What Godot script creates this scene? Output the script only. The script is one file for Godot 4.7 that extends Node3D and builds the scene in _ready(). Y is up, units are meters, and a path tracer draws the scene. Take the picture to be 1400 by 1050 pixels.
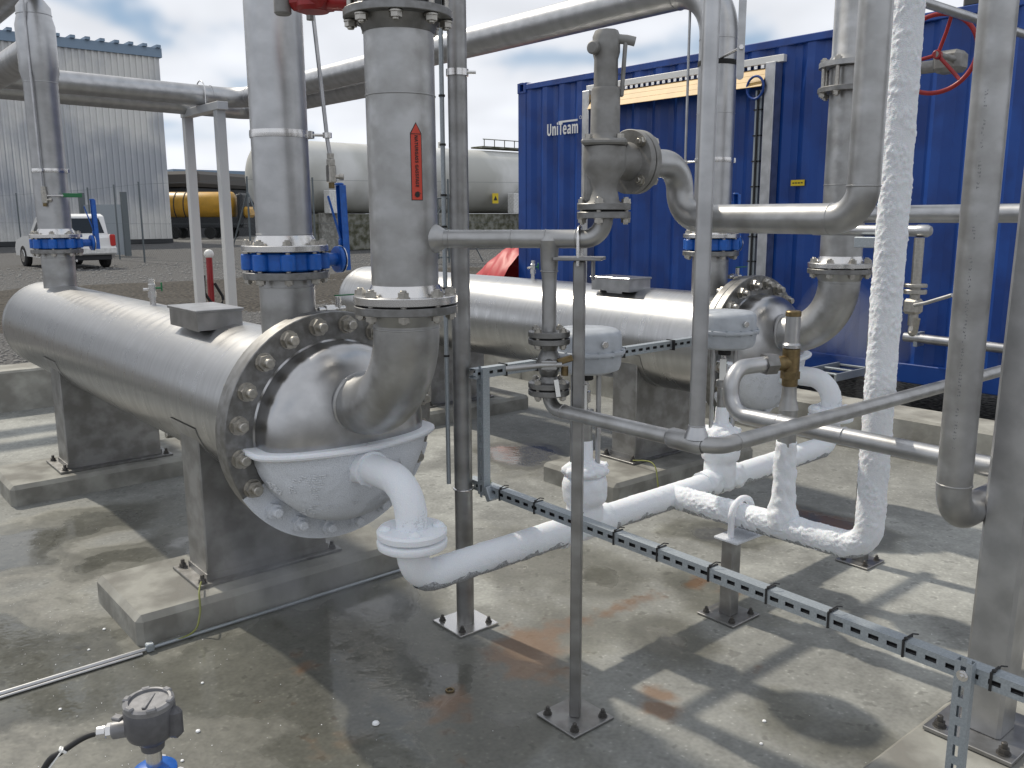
extends Node3D
# A process yard: two stainless heat exchangers, frosted pipework, valves and a blue container.

class MB:
	# collects triangles in world metres; front faces are turned to the normals they are given
	var v := PackedVector3Array()
	var n := PackedVector3Array()
	var t := PackedVector2Array()

	func tri(a: Vector3, b: Vector3, c: Vector3, na: Vector3, nb: Vector3, nc: Vector3, ua := Vector2.ZERO, ub := Vector2.ZERO, uc := Vector2.ZERO) -> void:
		if (b - a).cross(c - a).dot(na + nb + nc) > 0.0:
			v.append(a); v.append(c); v.append(b)
			n.append(na); n.append(nc); n.append(nb)
			t.append(ua); t.append(uc); t.append(ub)
		else:
			v.append(a); v.append(b); v.append(c)
			n.append(na); n.append(nb); n.append(nc)
			t.append(ua); t.append(ub); t.append(uc)

	func quad(a: Vector3, b: Vector3, c: Vector3, d: Vector3, nn: Vector3, ua := Vector2(0, 0), ub := Vector2(1, 0), uc := Vector2(1, 1), ud := Vector2(0, 1)) -> void:
		tri(a, b, c, nn, nn, nn, ua, ub, uc)
		tri(a, c, d, nn, nn, nn, ua, uc, ud)

	static func frame(ax: Vector3) -> Basis:
		var z := ax.normalized()
		var h := Vector3.UP if absf(z.y) < 0.9 else Vector3.RIGHT
		var x := h.cross(z).normalized()
		return Basis(x, z.cross(x), z)

	# prof: points (radius, height) going up the outside; turned round the axis ax through o
	func lathe(o: Vector3, ax: Vector3, prof: Array, segs := 32, a0 := 0.0, a1 := TAU) -> void:
		var b := frame(ax)
		var k := prof.size() - 1
		var sn := []
		for i in k:
			var d: Vector2 = prof[i + 1] - prof[i]
			sn.append(Vector2(d.y, -d.x).normalized())
		var length := 0.0
		for i in k:
			var n0: Vector2 = sn[i]
			var n1: Vector2 = sn[i]
			if i > 0 and sn[i - 1].dot(sn[i]) > 0.8:
				n0 = (sn[i - 1] + sn[i]).normalized()
			if i < k - 1 and sn[i + 1].dot(sn[i]) > 0.8:
				n1 = (sn[i + 1] + sn[i]).normalized()
			var p: Vector2 = prof[i]
			var q: Vector2 = prof[i + 1]
			var l1 := length + p.distance_to(q)
			var rr := maxf(p.x, q.x)
			for s in segs:
				var f0 := a0 + (a1 - a0) * s / segs
				var f1 := a0 + (a1 - a0) * (s + 1) / segs
				var d0 := b.x * cos(f0) + b.y * sin(f0)
				var d1 := b.x * cos(f1) + b.y * sin(f1)
				var A := o + d0 * p.x + b.z * p.y
				var B := o + d1 * p.x + b.z * p.y
				var C := o + d1 * q.x + b.z * q.y
				var D := o + d0 * q.x + b.z * q.y
				var nA := d0 * n0.x + b.z * n0.y
				var nB := d1 * n0.x + b.z * n0.y
				var nC := d1 * n1.x + b.z * n1.y
				var nD := d0 * n1.x + b.z * n1.y
				var uA := Vector2(f0 * rr, length)
				var uB := Vector2(f1 * rr, length)
				var uC := Vector2(f1 * rr, l1)
				var uD := Vector2(f0 * rr, l1)
				if p.x > 1e-6:
					tri(A, B, C, nA, nB, nC, uA, uB, uC)
				if q.x > 1e-6:
					tri(A, C, D, nA, nC, nD, uA, uC, uD)
			length = l1

	# a turned shape roughened with noise: frost and ice
	func crust(o: Vector3, prof: Array, segs: int, amp: float, nz: FastNoiseLite, freq: float, step := 0.012) -> void:
		var pr := []
		for i in prof.size() - 1:
			var m := maxi(1, int(prof[i].distance_to(prof[i + 1]) / step))
			for j in m:
				pr.append(prof[i].lerp(prof[i + 1], float(j) / m))
		pr.append(prof[-1])
		var g := []
		for p in pr:
			var row := []
			for s in segs + 1:
				var a := TAU * (s % segs) / segs
				var q := o + Vector3(cos(a) * p.x, p.y, sin(a) * p.x)
				var d := amp * nz.get_noise_3dv(q * freq)
				row.append(q + Vector3(cos(a), 0.3, sin(a)) * d * minf(1.0, p.x / 0.02))
			g.append(row)
		grid(g, true)

	# smooth skin over a grid of points; ref: the side the normals point away from
	func grid(g: Array, around := false, ref := Vector3.ZERO, use_ref := false) -> void:
		var k := g.size()
		var w: int = g[0].size() - 1
		var nn := []
		var mid := []
		for i in k:
			var c := Vector3.ZERO
			for j in w:
				c += g[i][j]
			mid.append(c / w)
		for i in k:
			var row := []
			for j in w + 1:
				var jn: int = (j + 1) % w if around else mini(j + 1, w)
				var jp: int = (j + w - 1) % w if around else maxi(j - 1, 0)
				var pu: Vector3 = g[mini(i + 1, k - 1)][j] - g[maxi(i - 1, 0)][j]
				var pv: Vector3 = g[i][jn] - g[i][jp]
				var m := pu.cross(pv).normalized()
				row.append(m)
			nn.append(row)
		# one orientation for all, taken from the middle row
		var im := k / 2
		var jm := w / 2
		var away: Vector3 = g[im][jm] - (ref if use_ref else mid[im])
		var flip := -1.0 if nn[im][jm].dot(away) < 0.0 else 1.0
		for i in k - 1:
			for j in w:
				var e := [nn[i][j] * flip, nn[i][j + 1] * flip, nn[i + 1][j + 1] * flip, nn[i + 1][j] * flip]
				tri(g[i][j], g[i][j + 1], g[i + 1][j + 1], e[0], e[1], e[2])
				tri(g[i][j], g[i + 1][j + 1], g[i + 1][j], e[0], e[2], e[3])

	func cyl(o: Vector3, p: Vector3, r: float, segs := 20, bev := 0.0) -> void:
		var h := o.distance_to(p)
		if bev > 0.0:
			lathe(o, p - o, [Vector2(0, 0), Vector2(r - bev, 0), Vector2(r, bev), Vector2(r, h - bev), Vector2(r - bev, h), Vector2(0, h)], segs)
		else:
			lathe(o, p - o, [Vector2(0, 0), Vector2(r, 0), Vector2(r, h), Vector2(0, h)], segs)

	func ball(o: Vector3, r: float, segs := 16) -> void:
		var prof := []
		for i in segs / 2 + 1:
			var a := -PI / 2 + PI * i / (segs / 2)
			prof.append(Vector2(maxf(0.0, r * cos(a)), r * sin(a)))
		prof[0].x = 0.0
		prof[-1].x = 0.0
		lathe(o, Vector3.UP, prof, segs)

	func ring(o: Vector3, ax: Vector3, r: float, w := 0.004, h := 0.003, segs := 32) -> void:
		lathe(o, ax, [Vector2(r - 0.002, -w), Vector2(r + h * 0.8, -w * 0.5), Vector2(r + h, 0), Vector2(r + h * 0.8, w * 0.5), Vector2(r - 0.002, w)], segs)

	# a pipe swept along path; amp > 0 roughens it with noise nz (frost)
	func tube(path: PackedVector3Array, r: float, segs := 20, caps := true, amp := 0.0, nz: FastNoiseLite = null, freq := 1.0) -> void:
		var k := path.size()
		var g := []
		var dirs := []
		var d0 := (path[1] - path[0]).normalized()
		var b := frame(d0)
		var x := b.x
		var len := 0.0
		var lens := []
		for i in k:
			var d: Vector3
			if i == 0:
				d = d0
			elif i == k - 1:
				d = (path[i] - path[i - 1]).normalized()
			else:
				d = ((path[i] - path[i - 1]).normalized() + (path[i + 1] - path[i]).normalized()).normalized()
			x = (x - d * x.dot(d)).normalized()
			var y := d.cross(x)
			if i > 0:
				len += path[i].distance_to(path[i - 1])
			lens.append(len)
			dirs.append(d)
			var row := []
			for s in segs + 1:
				var a := TAU * s / segs
				var o := x * cos(a) + y * sin(a)
				var rr := r
				if amp > 0.0:
					var p := path[i] + o * r
					var pt := clampf(nz.get_noise_3dv(p * freq * 0.22 + Vector3(7, 3, 1)) * 1.6 + 0.45, 0.0, 1.0)
					rr += amp * (nz.get_noise_3dv(p * freq) * (0.35 + 1.4 * pt) + 0.5 * pt)
				row.append(path[i] + o * rr)
			g.append(row)
		for i in k - 1:
			for s in segs:
				var q := [g[i][s], g[i][s + 1], g[i + 1][s + 1], g[i + 1][s]]
				var nn := []
				for e in [[i, s], [i, s + 1], [i + 1, s + 1], [i + 1, s]]:
					if amp > 0.0:
						var ii: int = e[0]
						var ss: int = e[1] % segs
						var pu: Vector3 = g[mini(ii + 1, k - 1)][ss] - g[maxi(ii - 1, 0)][ss]
						var pv: Vector3 = g[ii][(ss + 1) % segs] - g[ii][(ss + segs - 1) % segs]
						var m := pu.cross(pv).normalized()
						if m.dot(g[ii][ss] - path[ii]) < 0.0:
							m = -m
						nn.append(m)
					else:
						nn.append((g[e[0]][e[1]] - path[e[0]]).normalized())
				var u0 := TAU * r * s / segs
				var u1 := TAU * r * (s + 1) / segs
				tri(q[0], q[1], q[2], nn[0], nn[1], nn[2], Vector2(u0, lens[i]), Vector2(u1, lens[i]), Vector2(u1, lens[i + 1]))
				tri(q[0], q[2], q[3], nn[0], nn[2], nn[3], Vector2(u0, lens[i]), Vector2(u1, lens[i + 1]), Vector2(u0, lens[i + 1]))
		if caps:
			for e in [[0, -1.0], [k - 1, 1.0]]:
				var c: Vector3 = path[e[0]]
				var cn: Vector3 = dirs[e[0]] * e[1]
				for s in segs:
					tri(c, g[e[0]][s], g[e[0]][s + 1], cn, cn, cn)

	func box(c: Vector3, size: Vector3, bs := Basis.IDENTITY, bev := 0.0) -> void:
		var h := size * 0.5
		bev = minf(bev, minf(h.x, minf(h.y, h.z)) * 0.9)
		var ax := [bs.x.normalized(), bs.y.normalized(), bs.z.normalized()]
		for a in 3:
			var b := (a + 1) % 3
			var d := (a + 2) % 3
			for s in [-1.0, 1.0]:
				var o: Vector3 = c + ax[a] * h[a] * s
				var e: Vector3 = ax[b] * (h[b] - bev)
				var f: Vector3 = ax[d] * (h[d] - bev)
				quad(o - e - f, o + e - f, o + e + f, o - e + f, ax[a] * s, Vector2(0, 0), Vector2(size[b], 0), Vector2(size[b], size[d]), Vector2(0, size[d]))
				if bev > 0.0:
					for s2 in [-1.0, 1.0]:
						# chamfer between faces a and b, running along d
						var p: Vector3 = c + ax[a] * h[a] * s + ax[b] * (h[b] - bev) * s2
						var q: Vector3 = c + ax[a] * (h[a] - bev) * s + ax[b] * h[b] * s2
						quad(p - f, p + f, q + f, q - f, (ax[a] * s + ax[b] * s2).normalized())
		if bev > 0.0:
			for sx in [-1.0, 1.0]:
				for sy in [-1.0, 1.0]:
					for sz in [-1.0, 1.0]:
						var hx: Vector3 = ax[0] * sx
						var hy: Vector3 = ax[1] * sy
						var hz: Vector3 = ax[2] * sz
						var nn := (hx + hy + hz).normalized()
						tri(c + hx * h.x + hy * (h.y - bev) + hz * (h.z - bev), c + hx * (h.x - bev) + hy * h.y + hz * (h.z - bev), c + hx * (h.x - bev) + hy * (h.y - bev) + hz * h.z, nn, nn, nn)

	func bx(x0: float, x1: float, y0: float, y1: float, z0: float, z1: float, bev := 0.0) -> void:
		box(Vector3(x0 + x1, y0 + y1, z0 + z1) * 0.5, Vector3(absf(x1 - x0), absf(y1 - y0), absf(z1 - z0)), Basis.IDENTITY, bev)

	# a flat outline (in the xy plane of xf) made h thick along its z
	func prism(poly: PackedVector2Array, xf: Transform3D, h: float) -> void:
		var id := Geometry2D.triangulate_polygon(poly)
		for i in range(0, id.size(), 3):
			for s in [0.0, h]:
				var nn := xf.basis.z * (1.0 if s > 0.0 else -1.0)
				var q := []
				for j in 3:
					var p := poly[id[i + j]]
					q.append(xf * Vector3(p.x, p.y, s))
				tri(q[0], q[1], q[2], nn, nn, nn, poly[id[i]], poly[id[i + 1]], poly[id[i + 2]])
		var area := 0.0
		for i in poly.size():
			area += poly[i].cross(poly[(i + 1) % poly.size()])
		for i in poly.size():
			var a := poly[i]
			var b := poly[(i + 1) % poly.size()]
			var d := b - a
			var o := Vector2(d.y, -d.x).normalized() * signf(area)
			quad(xf * Vector3(a.x, a.y, 0), xf * Vector3(b.x, b.y, 0), xf * Vector3(b.x, b.y, h), xf * Vector3(a.x, a.y, h), xf.basis * Vector3(o.x, o.y, 0))

	func hexa(o: Vector3, ax: Vector3, r: float, h: float, turn := 0.0) -> void:
		var p := PackedVector2Array()
		for i in 6:
			p.append(Vector2.from_angle(turn + i * PI / 3) * r)
		prism(p, Transform3D(frame(ax), o), h)

	func commit(xf := Transform3D.IDENTITY) -> ArrayMesh:
		var vv := xf * v
		var nb := xf.basis.inverse().transposed()
		var nn := PackedVector3Array()
		if nb.is_equal_approx(Basis.IDENTITY):
			nn = n
		else:
			nn = Transform3D(nb, Vector3.ZERO) * n
		var arr := []
		arr.resize(Mesh.ARRAY_MAX)
		arr[Mesh.ARRAY_VERTEX] = vv
		arr[Mesh.ARRAY_NORMAL] = nn
		arr[Mesh.ARRAY_TEX_UV] = t
		var m := ArrayMesh.new()
		m.add_surface_from_arrays(Mesh.PRIMITIVE_TRIANGLES, arr)
		return m


var M := {}
var bolt_cache := {}
var rng := RandomNumberGenerator.new()
var frost_noise := FastNoiseLite.new()


# ---------- nodes ----------
func world_of(p: Node) -> Transform3D:
	var x := Transform3D.IDENTITY
	var q := p
	while q != self and q is Node3D:
		x = q.transform * x
		q = q.get_parent()
	return x


func thing(called: String, label: String, category: String, at := Vector3.ZERO, group := "") -> Node3D:
	var o := Node3D.new()
	o.name = called
	add_child(o, true)
	o.position = at
	tag(o, label, category, group)
	return o


func tag(o: Node, label: String, category := "", group := "", kind := "") -> void:
	if label: o.set_meta("label", label)
	if category: o.set_meta("category", category)
	if group: o.set_meta("group", group)
	if kind: o.set_meta("kind", kind)


func part(p: Node3D, called: String, mb: MB, m: Material) -> MeshInstance3D:
	var o := MeshInstance3D.new()
	o.name = called
	o.mesh = mb.commit(world_of(p).affine_inverse())
	o.material_override = m
	p.add_child(o, true)
	return o


func inst(p: Node3D, called: String, mesh: Mesh, m: Material, xf: Transform3D) -> MeshInstance3D:
	var o := MeshInstance3D.new()
	o.name = called
	o.mesh = mesh
	o.material_override = m
	p.add_child(o, true)
	o.transform = world_of(p).affine_inverse() * xf
	return o


func setting(called: String, mb: MB, m: Material, label: String) -> MeshInstance3D:
	var o := part(self, called, mb, m)
	tag(o, label, "", "", "structure")
	return o


# ---------- shapes used often ----------
func route(pts: Array, bend: float, steps := 10, dense := 0.0) -> PackedVector3Array:
	var out := PackedVector3Array()
	out.append(pts[0])
	for i in range(1, pts.size() - 1):
		var p: Vector3 = pts[i]
		var a: Vector3 = (pts[i - 1] - p).normalized()
		var b: Vector3 = (pts[i + 1] - p).normalized()
		var ang := a.angle_to(b)
		var cut := bend / tan(ang / 2)
		cut = minf(cut, minf(p.distance_to(pts[i - 1]), p.distance_to(pts[i + 1])) * 0.98)
		var rad := cut * tan(ang / 2)
		var mid := (a + b).normalized()
		var c := p + mid * (rad / sin(ang / 2))
		var s := p + a * cut - c
		var e := p + b * cut - c
		for j in steps + 1:
			out.append(c + s.slerp(e, float(j) / steps))
	out.append(pts[-1])
	if dense <= 0.0:
		return out
	var more := PackedVector3Array()
	for i in out.size() - 1:
		var m := maxi(1, int(out[i].distance_to(out[i + 1]) / dense))
		for j in m:
			more.append(out[i].lerp(out[i + 1], float(j) / m))
	more.append(out[-1])
	return more


func line(a: Vector3, b: Vector3) -> PackedVector3Array:
	return PackedVector3Array([a, b])


# a hexagon bolt through two flanges: head, washer, shank and nut, along +y, centred on the joint
func bolt_mesh(grip: float, d: float, stick := 0.35) -> Mesh:
	var key := "%.3f %.3f %.2f" % [grip, d, stick]
	if not bolt_cache.has(key):
		var m := MB.new()
		for s in [1.0, -1.0]:
			var up: Vector3 = Vector3.UP * s
			m.cyl(up * (grip * 0.5 - 0.001), up * (grip * 0.5 + d * 0.16), d * 0.98, 14)
			m.hexa(up * (grip * 0.5 + d * 0.16), up, d * 0.88, d * 0.66, 0.3 * s)
		var e := stick * d
		m.lathe(Vector3(0, -grip * 0.5 - d * 0.8 - e, 0), Vector3.UP, [Vector2(0, 0), Vector2(d * 0.42, 0), Vector2(d * 0.5, d * 0.08), Vector2(d * 0.5, grip + 1.6 * d + 2.0 * e - d * 0.08), Vector2(d * 0.42, grip + 1.6 * d + 2.0 * e), Vector2(0, grip + 1.6 * d + 2.0 * e)], 12)
		bolt_cache[key] = m.commit()
	return bolt_cache[key]


func bolt_ring(p: Node3D, c: Vector3, ax: Vector3, rad: float, count: int, grip: float, d: float, m: Material, phase := 0.5, stick := 0.35) -> void:
	var b := MB.frame(ax)
	var mesh := bolt_mesh(grip, d, stick)
	for i in count:
		var a := TAU * (i + phase) / count
		var r := b.x * cos(a) + b.y * sin(a)
		var tw := rng.randf_range(0.0, 1.0)
		var bs := Basis(r, b.z, r.cross(b.z)) * Basis(Vector3.UP, tw)
		inst(p, "bolt", mesh, m, Transform3D(bs.orthonormalized(), c + r * rad))


func disc_shape(c: Vector3, ax: Vector3, R: float, th: float, bore := 0.0, bev := 0.002, segs := 48) -> MB:
	var m := MB.new()
	m.lathe(c, ax, [Vector2(bore, 0), Vector2(R - bev, 0), Vector2(R, bev), Vector2(R, th - bev), Vector2(R - bev, th), Vector2(bore, th)], segs)
	return m


# two flange plates face to face with their bolts: c is the middle of the joint
func flange_pair(p: Node3D, c: Vector3, ax: Vector3, R: float, th: float, bolts: int, d: float, m: Material, bm: Material, gap := 0.006, phase := 0.5, stick := 0.35) -> void:
	ax = ax.normalized()
	part(p, "flange", disc_shape(c + ax * gap * 0.5, ax, R, th), m)
	var low := part(p, "flange", disc_shape(c - ax * (gap * 0.5 + th), ax, R, th), m)
	part(p, "gasket", disc_shape(c - ax * gap * 0.5, ax, R * 0.8, gap, 0.0, 0.0), M.rubber)
	bolt_ring(low, c, ax, R * 0.83, bolts, 2.0 * th + gap, d, bm, phase, stick)


func plate_with_anchors(p: Node3D, c: Vector3, sx: float, sz: float, th: float, m: Material, inset := 0.03, d := 0.014) -> void:
	var b := MB.new()
	b.box(c + Vector3(0, th * 0.5, 0), Vector3(sx, th, sz), Basis.IDENTITY, 0.002)
	var pl := part(p, "base_plate", b, m)
	for sx2 in [-1.0, 1.0]:
		for sz2 in [-1.0, 1.0]:
			var o: Vector3 = c + Vector3((sx * 0.5 - inset) * sx2, th, (sz * 0.5 - inset) * sz2)
			var a := MB.new()
			a.cyl(o, o + Vector3(0, 0.003, 0), d * 1.15, 14)
			a.hexa(o + Vector3(0, 0.003, 0), Vector3.UP, d * 0.9, d * 0.8, rng.randf())
			a.cyl(o, o + Vector3(0, d * 2.0, 0), d * 0.5, 10, 0.002)
			part(pl, "anchor_bolt", a, M.bolt_dark)


# ---------- materials ----------
func lin(r: float, g: float, b: float) -> Color:
	return Color(r, g, b).linear_to_srgb()


func ntex(freq: float, lo: Color, hi: Color, kind := FastNoiseLite.TYPE_SIMPLEX_SMOOTH, oct := 4, size := 512, sd := 1, pos := [0.0, 1.0]) -> NoiseTexture2D:
	var f := FastNoiseLite.new()
	f.noise_type = kind
	f.seed = sd
	f.frequency = freq
	f.fractal_octaves = oct
	var t := NoiseTexture2D.new()
	t.noise = f
	t.width = size
	t.height = size
	t.seamless = true
	var g := Gradient.new()
	g.set_color(0, lo)
	g.set_color(1, hi)
	g.set_offset(0, pos[0])
	g.set_offset(1, pos[1])
	t.color_ramp = g
	return t


func grey(x: float) -> Color:
	return Color(x, x, x)


func mat(called: String, c: Color, rough: float, metal := 0.0, tex: Texture2D = null, scale := 1.0, rtex: Texture2D = null, bump: Texture2D = null, depth := 0.1, tri := true) -> StandardMaterial3D:
	var m := StandardMaterial3D.new()
	m.resource_name = called
	m.albedo_color = c
	m.roughness = rough
	m.metallic = metal
	if tex or rtex or bump:
		m.uv1_triplanar = tri
		m.uv1_scale = Vector3.ONE * scale
	if tex: m.albedo_texture = tex
	if rtex:
		m.roughness_texture = rtex
		m.roughness_texture_channel = BaseMaterial3D.TEXTURE_CHANNEL_RED
	if bump:
		m.heightmap_enabled = true
		m.heightmap_texture = bump
		m.heightmap_scale = depth
	M[called] = m
	return m


func make_materials() -> void:
	var blotch := ntex(0.008, grey(0.90), grey(1.0), FastNoiseLite.TYPE_SIMPLEX_SMOOTH, 6, 512, 3, [0.25, 0.75])
	var stain := ntex(0.012, Color(0.85, 0.845, 0.835), Color(1, 1, 1), FastNoiseLite.TYPE_PERLIN, 6, 512, 9, [0.25, 0.7])
	var rough_a := ntex(0.03, grey(0.90), grey(1.0), FastNoiseLite.TYPE_SIMPLEX_SMOOTH, 5, 512, 5, [0.2, 0.8])
	var fine := ntex(0.12, grey(0.0), grey(1.0), FastNoiseLite.TYPE_SIMPLEX_SMOOTH, 4, 512, 7)
	var cells := ntex(0.05, grey(0.0), grey(1.0), FastNoiseLite.TYPE_CELLULAR, 3, 512, 8)
	# brushed lines round a turned shell: noise stretched along u
	var br := FastNoiseLite.new()
	br.seed = 21
	br.frequency = 0.02
	br.fractal_octaves = 5
	var img := Image.create(256, 1024, false, Image.FORMAT_RGB8)
	var rimg := Image.create(256, 1024, false, Image.FORMAT_RGB8)
	for y in 1024:
		for x in 256:
			var ax := TAU * x / 256.0
			var ay := TAU * y / 1024.0
			var a := br.get_noise_3d(cos(ax) * 25.0, sin(ax) * 25.0, sin(ay) * 500.0 + cos(ay) * 320.0)
			var b := br.get_noise_3d(cos(ax) * 60.0 + 300.0, sin(ax) * 60.0, sin(ay) * 160.0 - cos(ay) * 130.0)
			img.set_pixel(x, y, grey(clampf(0.94 + 0.012 * a + 0.07 * b, 0.0, 1.0)))
			rimg.set_pixel(x, y, grey(clampf(0.85 + 0.025 * a - 0.2 * b, 0.0, 1.0)))
	var brushed := ImageTexture.create_from_image(img)
	var brushed_r := ImageTexture.create_from_image(rimg)

	mat("shell", lin(0.53, 0.532, 0.535), 0.36, 1.0, brushed, 1.0, brushed_r, null, 0.1, false)
	M.shell.uv1_scale = Vector3(0.5, 1.3, 1)
	mat("pipe", lin(0.475, 0.478, 0.482), 0.44, 0.9, stain, 1.6, rough_a, fine, 0.006)
	mat("pipe_clean", lin(0.52, 0.525, 0.535), 0.40, 0.95, blotch, 1.6, rough_a)
	mat("flange", lin(0.29, 0.29, 0.29), 0.5, 1.0, stain, 4.0, rough_a)
	mat("head", lin(0.50, 0.50, 0.505), 0.30, 1.0, blotch, 2.0)
	mat("machined", lin(0.68, 0.67, 0.66), 0.26, 1.0)
	mat("bolt", lin(0.50, 0.48, 0.44), 0.42, 1.0, blotch, 12.0, rough_a)
	mat("bolt_dark", lin(0.10, 0.095, 0.09), 0.5, 0.7)
	mat("galv", lin(0.47, 0.51, 0.54), 0.6, 0.75, cells, 5.0, rough_a)
	M.galv.albedo_texture = ntex(0.06, Color(0.85, 0.86, 0.87), Color(1, 1, 1), FastNoiseLite.TYPE_CELLULAR, 3, 512, 12)
	mat("post", lin(0.37, 0.37, 0.372), 0.46, 0.9, stain, 1.5, rough_a)
	mat("cast", lin(0.30, 0.298, 0.292), 0.6, 0.35, stain, 3.0, null, fine, 0.02)
	mat("actuator", lin(0.43, 0.46, 0.50), 0.42, 0.0, blotch, 3.0)
	mat("blue_valve", lin(0.012, 0.125, 0.52), 0.38, 0.0, blotch, 6.0)
	mat("red_paint", lin(0.32, 0.014, 0.016), 0.4, 0.0, blotch, 6.0)
	mat("green_paint", lin(0.02, 0.16, 0.06), 0.5)
	mat("brass", lin(0.24, 0.18, 0.095), 0.45, 0.9, stain, 8.0, rough_a)
	mat("rubber", lin(0.012, 0.012, 0.012), 0.7)
	mat("cable", lin(0.015, 0.015, 0.016), 0.5)
	mat("earth_wire", lin(0.20, 0.22, 0.05), 0.55)
	mat("white_paint", lin(0.75, 0.75, 0.73), 0.5, 0.0, blotch, 1.5)
	mat("label_white", lin(0.78, 0.78, 0.76), 0.5)
	mat("label_yellow", lin(0.70, 0.52, 0.02), 0.5)
	mat("label_red", lin(0.55, 0.055, 0.03), 0.45)
	mat("print_black", lin(0.015, 0.015, 0.015), 0.6)
	mat("gold_panel", lin(0.58, 0.36, 0.11), 0.5, 0.0, blotch, 1.0)
	mat("hood_white", lin(0.72, 0.72, 0.70), 0.45, 0.2)
	mat("transmitter", lin(0.11, 0.11, 0.118), 0.5, 0.15, blotch, 9.0)
	mat("transmitter_lid", lin(0.24, 0.24, 0.25), 0.45, 0.3, blotch, 9.0)
	mat("tarp", lin(0.45, 0.012, 0.02), 0.5)

	# frost: white, crusted, greyer where it is thin
	var thin := ntex(0.15, Color(0.94, 0.95, 0.965), Color(1, 1, 1), FastNoiseLite.TYPE_SIMPLEX_SMOOTH, 4, 512, 31, [0.3, 0.6])
	var crust := ntex(0.09, grey(0.0), grey(1.0), FastNoiseLite.TYPE_SIMPLEX_SMOOTH, 5, 512, 33)
	mat("frost", lin(0.83, 0.85, 0.88), 0.85, 0.0, thin, 3.5, null, crust, 0.14)
	M.frost.subsurf_scatter_enabled = true
	M.frost.subsurf_scatter_strength = 0.12
	var patchy := ntex(0.16, Color(0.82, 0.83, 0.85), Color(0.99, 0.995, 1.0), FastNoiseLite.TYPE_SIMPLEX_SMOOTH, 4, 512, 37, [0.3, 0.55])
	mat("frost_thin", lin(0.74, 0.76, 0.79), 0.8, 0.0, patchy, 3.0, null, crust, 0.2)
	mat("grey_ice", lin(0.52, 0.54, 0.57), 0.6, 0.0, ntex(0.10, grey(0.66), grey(1.0), FastNoiseLite.TYPE_SIMPLEX_SMOOTH, 5, 512, 38, [0.3, 0.7]), 2.0, null, crust, 0.25)

	mat("ice_grain", lin(0.66, 0.68, 0.71), 0.7)
	# concrete of plinths and kerbs
	var con := ntex(0.01, Color(0.80, 0.795, 0.78), Color(1, 1, 0.985), FastNoiseLite.TYPE_SIMPLEX_SMOOTH, 7, 512, 41, [0.25, 0.75])
	var pore := ntex(0.06, grey(0.0), grey(1.0), FastNoiseLite.TYPE_SIMPLEX_SMOOTH, 5, 512, 43)
	mat("concrete", lin(0.32, 0.318, 0.30), 0.9, 0.0, con, 0.7, null, pore, 0.12)
	mat("kerb", lin(0.40, 0.395, 0.37), 0.92, 0.0, con, 0.5, null, pore, 0.15)
	mat("old_concrete", lin(0.22, 0.22, 0.19), 0.9, 0.0, ntex(0.02, Color(0.55, 0.55, 0.45), Color(1, 1, 1), FastNoiseLite.TYPE_PERLIN, 6, 512, 44, [0.2, 0.7]), 0.3)
	var grav := ntex(0.09, Color(0.35, 0.35, 0.36), Color(1, 1, 1), FastNoiseLite.TYPE_SIMPLEX_SMOOTH, 5, 512, 45, [0.2, 0.8])
	mat("gravel", lin(0.17, 0.168, 0.165), 0.95, 0.0, grav, 0.35, null, pore, 3.0)
	mat("soil", lin(0.085, 0.072, 0.055), 0.95, 0.0, grav, 0.22, null, pore, 4.0)
	mat("asphalt", lin(0.15, 0.15, 0.15), 0.9, 0.0, con, 0.05)
	mat("stone", lin(0.19, 0.187, 0.18), 0.9)

	# container and the far things
	var scuff := ntex(0.006, Color(0.80, 0.82, 0.86), Color(1, 1, 1), FastNoiseLite.TYPE_SIMPLEX_SMOOTH, 6, 512, 51, [0.25, 0.6])
	mat("container", lin(0.005, 0.057, 0.285), 0.42, 0.0, scuff, 0.6)
	mat("timber", lin(0.13, 0.10, 0.07), 0.85)
	mat("dark_grey", lin(0.06, 0.062, 0.06), 0.7)
	mat("cladding", lin(0.66, 0.66, 0.645), 0.55, 0.1, scuff, 0.05)
	mat("roof_blue", lin(0.20, 0.28, 0.38), 0.5)
	mat("tank_white", lin(0.70, 0.70, 0.685), 0.5, 0.0, ntex(0.006, Color(0.82, 0.82, 0.80), Color(1, 1, 1), FastNoiseLite.TYPE_SIMPLEX_SMOOTH, 5, 512, 52, [0.3, 0.7]), 0.06)
	mat("yellow_paint", lin(0.62, 0.33, 0.03), 0.45, 0.0, scuff, 0.2)
	mat("far_dark", lin(0.03, 0.032, 0.036), 0.7)
	mat("far_brown", lin(0.10, 0.095, 0.09), 0.8)
	mat("fence_steel", lin(0.13, 0.15, 0.16), 0.55, 0.3)
	mat("car_white", lin(0.70, 0.70, 0.69), 0.25)
	M.car_white.clearcoat_enabled = true
	M.car_white.clearcoat = 0.6
	mat("car_glass", lin(0.012, 0.014, 0.016), 0.08)
	mat("tyre", lin(0.02, 0.02, 0.02), 0.85)
	mat("lamp_red", lin(0.45, 0.015, 0.01), 0.3)
	mat("chrome", lin(0.7, 0.7, 0.7), 0.2, 1.0)
	mat("ice_bit", lin(0.85, 0.86, 0.87), 0.6)


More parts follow.
